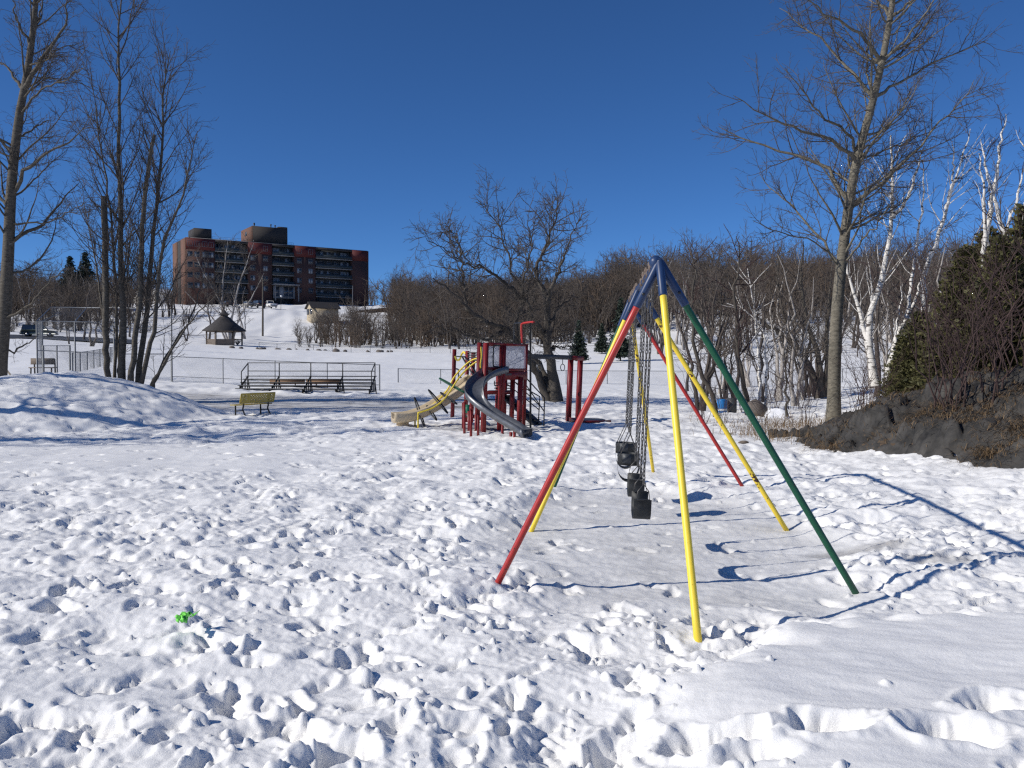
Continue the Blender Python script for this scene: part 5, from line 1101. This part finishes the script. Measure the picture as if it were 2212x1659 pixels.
grass('dry_grass', 'dry yellow-brown grass tufts on the rock outcrop', [(8.9, 18.2, .5, .35), (9.3, 17.2, .4, .4), (9.6, 15.3, .6, .35), (10.2, 14.6, .7, .4), (8.9, 15.4, .3, .3), (8.4, 20.2, .5, .5), (10.8, 17.6, .6, .6), (10.6, 20, .5, .5), (7.2, 19.6, .15, .5), (9.4, 13.9, .4, .15)], 5600, .15, .42, 71, rz, 1.7)
grass('dry_weeds', 'dry brown weeds along the snow edge under the bare trees', [(8.3, 26.5, .9, .6), (9.6, 27.2, 1.2, .8), (7.0, 24.0, .7, .4), (10.5, 26.5, 1.5, .8), (7.4, 22.3, .6, .5), (8.6, 30, 1.5, 1.5)], 1700, .12, .6, 72, lambda a, b: tz(a, b), 1.0, .006)
for k in range(13):
    px = rw.uniform(1990, 2300); d = rw.uniform(16, 24); x = XD(px, d); y = d
    put(rw.choice(GS), 'bare_shrub', 'thin red-brown shrub stems growing on the rock outcrop', 'shrub', px, d, rw.uniform(2.2, 4.6), base=4.0, group='shrubs on the rock outcrop', rng=rw, dz=max(rz(x, y) - tz(x, y), 0) - .1, names=('stems', 'twigs'))
for k in range(16):
    px = rw.uniform(1500, 1760); d = rw.uniform(27, 40); put(rw.choice(GS), 'bare_shrub', 'low bare shrub among the trees between the swings and the poplar', 'shrub', px, d, rw.uniform(1.2, 2.6), base=4.0, group='shrubs left of the poplar', rng=rw, names=('stems', 'twigs'))
for k in range(10):
    px = rw.uniform(1840, 2000); d = rw.uniform(24, 34); put(rw.choice(GS), 'bare_shrub', 'bare shrub around the feet of the birches', 'shrub', px, d, rw.uniform(1.5, 3.2), base=4.0, group='shrubs around the birches', rng=rw, names=('stems', 'twigs'))
for k in range(40):
    px = rw.uniform(640, 1340); d = rw.uniform(134, 175); put(rw.choice(GF), 'bare_shrub', 'bushy bare undergrowth at the edge of the woods behind the playground', 'shrub', px, d, rw.uniform(2.0, 4.2), base=4.0, group='undergrowth at the woods edge', rng=rw, names=('stems', 'twigs'))
for k in range(46):
    px = rw.uniform(1300, 2240); d = rw.uniform(165, 260); put(rw.choice(GF), 'bare_shrub', 'bushy bare undergrowth on the wooded slope', 'shrub', px, d, rw.uniform(3.0, 6.0), base=4.0, group='undergrowth on the wooded slope', rng=rw, names=('stems', 'twigs'))
for k in range(24):
    px = rw.uniform(-40, 350); d = rw.uniform(134, 190); put(rw.choice(GF), 'bare_shrub', 'bushy bare undergrowth beyond the road', 'shrub', px, d, rw.uniform(2.4, 4.6), base=4.0, group='undergrowth beyond the road', rng=rw, names=('stems', 'twigs'))

# ------------------------------------------------------------------ boulders, small things
def boulder(name, label, c, sx, sy, sz, seed, m, group=None, cat='boulder'):
    rng = np.random.default_rng(seed); n = 14; k = 9; V = []; rings = []; dirs = norm(rng.normal(size=(7, 3))); off = rng.uniform(.62, .95, 7)
    for i in range(k):
        a = math.pi * i / (k - 1) * .98 + .02; ring = []
        for j in range(n):
            b = 2 * math.pi * j / n; p = np.array((math.sin(a) * math.cos(b), math.sin(a) * math.sin(b), math.cos(a)))
            s = 1 + .12 * float(perlin(np.array([p[0] * 2 + seed]), np.array([p[1] * 2 + p[2] * 1.7]), seed)[0]); ex = np.maximum(dirs @ p - off, 0); p = p * s - (dirs * ex[:, None]).sum(0)
            ring.append((c[0] + p[0] * sx, c[1] + p[1] * sy, c[2] + p[2] * sz))
        rings.append(ring)
    o = MB().loft(rings).build(name, m); tag(o, label, cat, group); return o
for i, (x, y, w, h) in enumerate(((45, 80, 80, 22), (150, 78, 60, 8), (350, 104, 44, 10), (445, 92, 70, 12), (465, 108, 46, 10), (628, 100, 108, 22), (808, 112, 74, 14), (897, 120, 30, 7), (1030, 104, 34, 8), (1065, 122, 60, 10), (1200, 98, 90, 18), (1268, 128, 60, 16), (1445, 116, 100, 32), (1552, 114, 56, 18), (1850, 126, 50, 10), (2030, 146, 104, 34), (2128, 144, 40, 20), (2168, 160, 44, 14))):
    p = WB(x, y, 122.5); s = 122.5 / F / 3.403 / 1.8228; wx = w * s / 2; hz = max(h * s, .22); boulder('boulder', 'grey-brown boulder half buried in snow along the far fence', (p.x, 122.5 + .6 * (i % 3), tz(p.x, 122.5) + hz * .15), wx * 1.05, wx * .8, hz * 1.15, i + 3, M['boulder'], 'boulders along the far fence')
p = ground(1641, 31); boulder('boulder', 'round brown boulder among the saplings behind the green leg', (p.x, 31.5, p.z + .25), .42, .4, .42, 91, M['boulder']); boulder('snow_heap', 'heap of white snow beside the brown boulder', (p.x + .5, 30.6, p.z + .02), .48, .4, .34, 97, M['roofsnow'], cat='snow')
p = ground(1607, 21.3); boulder('bark_piece', 'small dark piece of bark lying on the snow behind the swings', (p.x, p.y, p.z + .04), .14, .05, .045, 93, M['gwood'], cat='debris')
p = ground(140, 39.5); boulder('boulder', 'small dark stone on the crest of the snow mound', (XD(138, 36), 36, tz(XD(138, 36), 36) + .05), .22, .18, .14, 94, M['boulder'])
def drum():
    g = ground(1560, 33.5); root = thing('plastic_drum', 'bright blue drum with a white band behind the bare saplings', 'drum', g); n = 16
    prof = [(.0, .16), (.02, .19), (.2, .2), (.24, .205), (.28, .2), (.52, .2), (.56, .19), (.57, .1)]
    MB().loft([[(g.x + r * math.cos(6.2832 * j / n), g.y + r * math.sin(6.2832 * j / n), g.z + z) for j in range(n)] for z, r in prof]).build('barrel', M['drum'], root, True)
    MB().loft([[(g.x + .204 * math.cos(6.2832 * j / n), g.y + .204 * math.sin(6.2832 * j / n), g.z + z) for j in range(n)] for z in (.12, .19)], caps=False).build('label_band', M['white'], root)
    MB().box((g.x + .42, g.y + .1, g.z + .3), (.3, .3, .6)).build('grey_bin', M['dgrey'], root)
drum()
def scrap():
    rng = np.random.default_rng(4); c = np.array((XD(388, 6.35), 6.35, 0.10)); rows = []
    for i in range(13):
        t = i / 12; w = (.045, .05, .05, .04, .03, .018, .012, .02, .032, .04, .045, .04, .03)[i]; cx = .02 * math.sin(t * 9); cy = .075 - .15 * t; cz = .03 * abs(math.sin(t * 7)) + .02
        rows.append([c + (cx + w * u + rng.normal() * .004, cy + .012 * math.sin(u * 5 + i) , cz + .018 * math.cos(u * 7 + i * 1.3) + rng.normal() * .004) for u in (-1, -.6, -.2, .2, .6, 1)])
    b = MB(); b.loft(rows, closed_ring=False, caps=False); b.poly([rows[1][5], rows[0][5] + np.array((.05, .04, .02)), rows[0][4]])
    o = b.build('plastic_scrap', M['scrap'], None, True); tag(o, 'crumpled bright green plastic scrap lying in the snow', 'litter')
    o.modifiers.new('thick', 'SOLIDIFY').thickness = .003
scrap()
def stake():
    a = W(3, 784, 47); b = W(21, 808, 47); o = MB().tube([a, b + (b - a) * .2], .05, 6).build('wooden_stake', M['tan']); tag(o, 'leaning tan wooden stake at the left edge', 'stake')
stake()
def far_bench():
    g = ground(96, 54); root = thing('park_bench', 'weathered wooden bench standing behind the left backstop post', 'bench', g); q = lambda x, y, z: g + Vector((x, y, z))
    MB().box(q(-.1, 0, .85), (1.5, .06, .4)).build('backrest', M['gwood'], root); MB().box(q(.1, -.35, .45), (1.6, .4, .06)).build('seat', M['gwood'], root)
    for x in (-.6, .7): MB().beam(q(x, -.5, -.2), q(x, -.45, .42), .07, .07).beam(q(x, 0, -.2), q(x - .05, .02, 1.0), .07, .07).build('leg', M['blackf'], root)
far_bench()

# ------------------------------------------------------------------ gazebo
def gazebo():
    d = 132; c = W2(485, 1065, d); g = tz(c.x, d); root = thing('gazebo', 'dark wooden gazebo with shingled hip roof on the field edge', 'gazebo', (c.x, d, g)); q = lambda x, y, z: Vector((c.x + x, d + y, g + z)); n = 6; a0 = .35
    ring = lambda r, z: [q(r * math.cos(a0 + 2 * math.pi * i / n), r * math.sin(a0 + 2 * math.pi * i / n), z) for i in range(n)]
    MB().loft([ring(3.25, 2.2), ring(3.25, 2.35), ring(1.9, 3.35), ring(.75, 4.4), ring(.7, 4.45)]).build('roof', M['shingle'], root)
    cu = MB().loft([ring(.55, 4.4), ring(.55, 4.8)]).build('cupola', M['gwood'], root); MB().loft([ring(.85, 4.75), ring(.4, 5.1), ring(.03, 5.5)]).build('cupola_roof', M['shingle'], cu)
    R = ring(2.6, 0); R2 = ring(2.6, 2.3)
    for i in range(n):
        MB().beam(R[i] - Vector((0, 0, .4)), R2[i], .2, .2).build('post', M['gwood'], root); j = (i + 1) % n
        MB().beam(R2[i] - Vector((0, 0, .1)), R2[j] - Vector((0, 0, .1)), .12, .25).build('header', M['gwood'], root)
        if i in (3, 4): MB().prism([R[i] + Vector((0, 0, .0)), R[j], R[j] + Vector((0, 0, .95)), R[i] + Vector((0, 0, .95))], (R[i] - q(0, 0, 0)).normalized() * -.08).build('half_wall', M['gwood'], root)
        elif i != 1:
            b = MB(); b.beam(R[i] + Vector((0, 0, .95)), R[j] + Vector((0, 0, .95)), .08, .1); m_ = (R[i] + R[j]) / 2
            for k in range(7): b.beam(m_ + Vector((0, 0, .1)), R[i] + (R[j] - R[i]) * (k / 6) + Vector((0, 0, .93)), .05, .05)
            b.build('fan_railing', M['gwood'], root)
gazebo()
def pole(label, px, d, ytop, r, m, arm=False, name='utility_pole', cat='pole'):
    g = ground(px, d); t = W(px, ytop, d); root = thing(name, label, cat, g)
    MB().tube([g - Vector((0, 0, .5)), (t.x, t.y, t.z)], [r, r * .75], 10).build('shaft', m, root, True)
    if arm:
        MB().box((g.x, d, t.z - .5), (1.6, .1, .12)).build('crossarm', m, root)
        for e in (-.7, -.3, .3, .7): MB().tube([(g.x + e, d, t.z - .44), (g.x + e, d, t.z - .25)], .05, 6).build('insulator', M['dgrey'], root)
    return root, t
pole('dark wooden utility pole standing before the snowy hillside', 568, 172, 600, .2, M['bark'])
pole('slim light standard in front of the right end of the apartment block', D2(1532, 0)[0], 190, D2(0, 570)[1], .08, M['steel'], name='light_standard')
r_, t_ = pole('short lamp post with round white globe by the parking lot', D2(948, 0)[0], 217, D2(0, 662)[1], .05, M['blackf'], name='lamp_post', cat='lamp')
boulder_ = MB()
rg = [[(t_.x + .28 * math.sin(math.pi * i / 8) * math.cos(6.2832 * j / 12), t_.y + .28 * math.sin(math.pi * i / 8) * math.sin(6.2832 * j / 12), t_.z + .2 + .28 * math.cos(math.pi * i / 8)) for j in range(12)] for i in range(9)]
boulder_.loft(rg).build('globe', M['white'], r_, True)

# ------------------------------------------------------------------ apartment block
def apartment():
    zr = 37.2; zb = 22.2; A = np.array((XD(404, 240.0), 240.0)); B = np.array((XD(797, 270.0), 270.0)); L = np.linalg.norm(B - A); u = (B - A) / L; n = np.array((u[1], -u[0]))
    root = thing('apartment_building', 'brown brick five-storey apartment block on the hill', 'building', (A[0], A[1], zb)); rzv = math.atan2(u[1], u[0])
    def q(s, w, z): return Vector((A[0] + u[0] * s + n[0] * w, A[1] + u[1] * s + n[1] * w, zb + z))
    def box(name, s0, s1, w0, w1, z0, z1, m, par=root): return MB().box(q((s0 + s1) / 2, (w0 + w1) / 2, (z0 + z1) / 2), (s1 - s0, w1 - w0, z1 - z0), rz=rzv).build(name, m, par)
    def su(px):       # facade coordinate seen at a picture column
        k = (px - CX) / F; return (A[0] - k * A[1]) / (k * u[1] - u[0])
    sx = lambda cx: su(DA(cx, 0)[0])
    H = zr - zb; fl = H / 5.1; dep = 17.0; zt = fl * 4.0
    bays = [(sx(470), sx(830)), (sx(1090), sx(1330)), (sx(1562), sx(1960))]; segs = []; last = 0
    for a, b in bays: segs.append((last, a)); last = b
    segs.append((last, L))
    for a, b in segs:
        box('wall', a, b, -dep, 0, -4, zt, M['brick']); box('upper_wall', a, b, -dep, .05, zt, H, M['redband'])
    for a, b in bays:
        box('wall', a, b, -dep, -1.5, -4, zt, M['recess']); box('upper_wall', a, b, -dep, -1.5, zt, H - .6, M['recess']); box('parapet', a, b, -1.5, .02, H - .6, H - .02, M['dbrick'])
    box('roof', .2, L - .2, -dep + .2, -.2, H, H + .15, M['slab'])
    box('end_wall', -.15, 0, -dep, -dep * .62, -4, H, M['lit_brick']); box('end_wall', -.12, 0, -dep * .36, -.02, -4, H, M['lit_brick']); box('end_wall', -.06, 0, -dep * .62, -dep * .36, -4, H, M['dbrick'])
    rng = random.Random(6)
    def win(s, z, w, h, wd=0.0, curt=None):
        f = MB(); t = .09
        f.box(q(s, wd + .03, z + h / 2), (w + .16, .08, .09), rz=rzv) if False else None
        for a, b, c, e in ((s - w / 2 - t, s - w / 2, z - t, z + h + t), (s + w / 2, s + w / 2 + t, z - t, z + h + t), (s - w / 2, s + w / 2, z - t, z), (s - w / 2, s + w / 2, z + h, z + h + t), (s - .035, s + .035, z, z + h)): f.box(q((a + b) / 2, wd + .05, (c + e) / 2), (b - a, .12, e - c), rz=rzv)
        fo = f.build('window', M['wframe'], root)
        for k in (0, 1):
            cm = M['curtain'] if rng.random() < (.4 if curt is None else curt) else M['glass']
            MB().box(q(s + (k - .5) * w / 2, wd + .015, z + h / 2), (w / 2 - .04, .03, h), rz=rzv).build('pane', cm, fo)
    for f_ in range(5):
        z0 = f_ * fl
        for cx in (200, 275, 360, 430, 880, 1018, 1385, 1508): win(sx(cx), z0 + 1.0, 1.25, 1.35)
        for bi, (a, b) in enumerate(bays):
            if bi == 1 and f_ == 0: continue
            box('balcony_slab', a, b, -1.5, .25, z0 - .12, z0 + .08, M['slab'])
            if f_ or bi != 1: box('balcony_railing', a + .1, b - .1, .1, .16, z0 + .15, z0 + 1.1, M['rail'])
            w = b - a
            for k, fr in enumerate((.16, .38) if bi == 1 else (.08, .17, .4, .6, .8, .9)):
                big = (bi == 1 and k == 0) or (bi != 1 and k in (1, 4)); win(a + w * fr if bi != 1 else a + w * (.25 + .5 * k), z0 + (.15 if big else .9), 1.9 if big else 1.2, 2.05 if big else 1.3, -1.5, .45)
    a, b = sx(1080), sx(1355); box('entrance_canopy', a, b, 0, 3.2, 2.75, 3.1, M['slab'])
    ent = box('entrance', a + .6, b - .6, -1.0, 0.3, -1, 2.75, M['slab'])
    for k in range(4):
        x = a + 1.0 + k * (b - a - 2) / 4; box('door_pane', x, x + (b - a - 2) / 4 - .25, .3, .38, -.4, 2.4, M['glass'] if k != 1 else M['curtain'], ent)
    for x in (a + .2, b - .5): box('canopy_post', x, x + .3, 2.6, 2.9, -2, 2.75, M['slab'])
    # roof houses
    p0, p1 = sx(905), sx(1283); ph = box('penthouse', p0, p1, -dep + 3.0, -2.0, H, H + 5.2, M['dbrick']); box('penthouse_side', p0 - .12, p0, -dep + 3.0, -2.02, H, H + 5.2, M['lit_brick'], ph); box('penthouse_cap', (p0 + p1) / 2 + 2.5, p1 - .02, -9, -2.02, H + 5.2, H + 5.6, M['dbrick'], ph)
    for s_, w_ in ((p0 + 1.0, -4), (p0 + 1.6, -6), (p0 + 6, -4), (p0 + 7.6, -5)): MB().tube([q(s_, w_, H + 5.2), q(s_, w_, H + 6.2)], .16, 8).tube([q(s_, w_, H + 6.1), q(s_, w_, H + 6.4)], .26, 8).build('roof_vent', M['dgrey'], ph)
    MB().box(q(p0 - .14, -8.5, H + 3.6), (.08, 2.0, 1.2), rz=rzv).build('louvre', M['dgrey'], ph)
    a, b = sx(262), sx(452); box('stair_tower', a, b, -9, -1.5, H, H + 3.1, M['dbrick'])
    def rl(s0, s1):
        m_ = MB()
        for z in (.5, .95): m_.beam(q(s0, -1, H + z), q(s1, -1, H + z), .05, .05)
        k = max(2, int((s1 - s0) / 2))
        for i in range(k + 1): m_.beam(q(s0 + (s1 - s0) * i / k, -1, H), q(s0 + (s1 - s0) * i / k, -1, H + .95), .05, .05)
        m_.build('roof_railing', M['steel'], root)
    rl(sx(455), sx(900)); rl(sx(1285), sx(1335))
apartment()

# ------------------------------------------------------------------ cars
def vehicle(name, label, cat, px, d, rot, L, Wd, Hh, paint, kind, dz=0.0, xyz=None, group=None):
    x, y = XD(px, d), d; g = tz(x, y) + dz; root = thing(name, label, cat, (x, y, g), group); c, s = math.cos(rot), math.sin(rot)
    def q(a, b, z): return Vector((x + a * c - b * s, y + a * s + b * c, g + z))
    h0 = .32; hb = Hh * .56; l = L / 2; w = Wd / 2
    low = [(-l, h0), (-l - .02, hb * .75), (-l + .08, hb), (l * .45, hb), (l - .15, hb * .88), (l, hb * .7), (l, h0)]
    rings = [[q(a * k, b, z if (z < .4) else z - dzk) for a, z in low] for b, k, dzk in ((-w, .97, .05), (-w * .9, 1, 0), (w * .9, 1, 0), (w, .97, .05))]
    body = MB().loft(rings).build('body', paint, root, True if False else False)
    if kind == 'pickup': cab = [(-.35, hb), (-.25, Hh), (l * .28, Hh), (l * .52, hb)]
    elif kind == 'suv': cab = [(-l + .1, hb), (-l + .28, Hh), (l * .22, Hh), (l * .5, hb)]
    else: cab = [(-l * .8, hb), (-l * .45, Hh), (l * .15, Hh), (l * .5, hb)]
    MB().loft([[q(a, b * (1 if z < hb + .1 else .84), z) for a, z in cab] for b in (-w * .93, w * .93)]).build('cabin', paint, root)
    (a0, z0), (a1, z1), (a2, z2), (a3, z3) = cab; e = .02
    gl = MB()
    for sg in (-1, 1):
        f = lambda a, z: q(a, sg * (w * (.93 - .15 * (z - hb) / (Hh - hb)) + e), z)
        lo, hi = hb + .08, Hh - .1; la = a0 + (a1 - a0) * (lo - hb) / (Hh - hb) + .1; ha = a0 + (a1 - a0) * (hi - hb) / (Hh - hb) + .1; lb = a3 + (a2 - a3) * (lo - hb) / (Hh - hb) - .12; hb2 = a3 + (a2 - a3) * (hi - hb) / (Hh - hb) - .12; m1 = (ha + hb2) / 2
        for p0, p1, p2, p3 in (((la, lo), (m1 - .05, lo), (m1 - .05, hi), (ha, hi)), ((m1 + .05, lo), (lb, lo), (hb2, hi), (m1 + .05, hi))): MB().poly([f(*p0), f(*p1), f(*p2), f(*p3)]).build('side_window', M['glass'], root)
    for (aa, za), (ab, zb_), sgn, nm in (((a0, z0), (a1, z1), -1, 'rear_window'), ((a3, z3), (a2, z2), 1, 'windscreen')):
        lo = .12; hi = .9; pts = [q(aa + (ab - aa) * t + sgn * e, b * w * (.93 - .15 * t) * .9, za + (zb_ - za) * t + e) for t, b in ((lo, -1), (lo, 1), (hi, 1), (hi, -1))]; MB().poly(pts).build(nm, M['glass'], root)
    for a in (-l * .62, l * .62):
        for b in (-w + .08, w - .08):
            cc = q(a, b, .33); ax = q(0, .11, 0) - q(0, 0, 0); wh = MB().tube([cc - ax, cc + ax], .33, 14).build('wheel', M['tyre'], root, False); o = ax * (1.06 if b > 0 else -1.06); MB().tube([cc + o * .9, cc + o], .19, 10).build('rim', M['rim'], wh)
    for b in (-w * .8, w * .8):
        MB().box(q(-l - .01, b, hb * .8), (.06, .22, .16), rz=rot).build('tail_light', M['lampr'], root); MB().box(q(l - .03, b, hb * .68), (.08, .26, .13), rz=rot).build('headlight', M['lampw'], root)
    MB().box(q(-l - .05, 0, h0 + .12), (.14, Wd * .9, .16), rz=rot).build('bumper', M['dgrey'], root); MB().box(q(l + .03, 0, h0 + .1), (.14, Wd * .9, .18), rz=rot).build('bumper', M['dgrey'], root)
    if kind == 'pickup': MB().box(q(-l * .62, 0, hb + .005), (l * .62, Wd * .78, .02), rz=rot).build('cargo_bed', M['dgrey'], root)
vehicle('pickup_truck', 'white pickup truck parked at the top of the hill', 'truck', D2(862, 0)[0], 219, 2.2, 5.4, 1.95, 1.85, M['cwhite'], 'pickup', .15)
vehicle('parked_car', 'dark SUV parked beside the white pickup', 'car', D2(757, 0)[0], 220, 2.35, 4.6, 1.85, 1.75, M['cdark'], 'suv', .15)
vehicle('parked_car', 'pale car parked left of the dark SUV', 'car', D2(675, 0)[0], 221, 2.3, 4.5, 1.8, 1.45, M['csilver'], 'sedan', .15)
vehicle('parked_car', 'dark car half hidden behind branches left of the pale car', 'car', D2(510, 0)[0], 222, 2.3, 4.5, 1.8, 1.5, M['cdark'], 'sedan', .15)
vehicle('parked_car', 'grey-green SUV on the road behind the backstop', 'car', 86, 122.5, .35, 4.5, 1.85, 1.7, M['cgreen'], 'suv', .1)

# ------------------------------------------------------------------ houses among the trees
def house(label, px, d, w, dep, h, wall, roofm, rot=0.0, gable=1.8, dz=0.0):
    g = ground(px, d); root = thing('house', label, 'house', g); c, s = math.cos(rot), math.sin(rot); q = lambda a, b, z: Vector((g.x + a * c - b * s, g.y + a * s + b * c, g.z + dz + z))
    MB().box(q(0, 0, h / 2 - 1), (w, dep, h + 2), rz=rot).build('wall', wall, root)
    MB().prism([q(-w / 2, -dep / 2, h), q(w / 2, -dep / 2, h), q(0, -dep / 2, h + gable)], q(0, dep, 0) - q(0, 0, 0)).build('gable', wall, root)
    for sg in (-1, 1):
        t = .22; pts = [q(sg * (w / 2 + .5), -dep / 2 - .4, h - .35), q(0, -dep / 2 - .4, h + gable + .05), q(0, -dep / 2 - .4, h + gable + .05 + t), q(sg * (w / 2 + .5), -dep / 2 - .4, h - .35 + t)]; MB().prism(pts, q(0, dep + .8, 0) - q(0, 0, 0)).build('roof', roofm, root)
    for a in (-w * .28, w * .28):
        f = MB().box(q(a, -dep / 2 - .03, h * .55), (1.3, .1, 1.3), rz=rot).build('window', M['wframe'], root); MB().box(q(a, -dep / 2 - .085, h * .55), (1.1, .04, 1.1), rz=rot).build('pane', M['glass'], f)
house('white-sided house with snowy gable on the hill behind the swing top', 1452, 268, 11, 9, 4.2, M['siding'], M['roofsnow'], .3, 2.0, 0.5)
house('small tan house with snowy roof glimpsed through the broad tree', 1158, 255, 12, 9, 3.8, M['tansid'], M['roofsnow'], .1, 1.6, -1.5)
house('brown shed with tan end wall at the right foot of the snowy hill', D2(1290, 0)[0], 200, 3.2, 6.5, 2.2, M['tansid'], M['shingle'], -.95, 1.1, 1.0)
house('long brown building hidden behind the woods right of the hill', 880, 235, 26, 12, 4.5, M['bsiding'], M['shingle'], .15, 1.2, -4.5)
house('grey house behind the trees left of the apartment block', 345, 262, 12, 9, 5, M['siding'], M['roofsnow'], -.3, 1.6, -2)
house('low house with snowy roof seen above the fence at the slope', 1760, 262, 14, 9, 4, M['bsiding'], M['roofsnow'], .2, 1.6, -2)
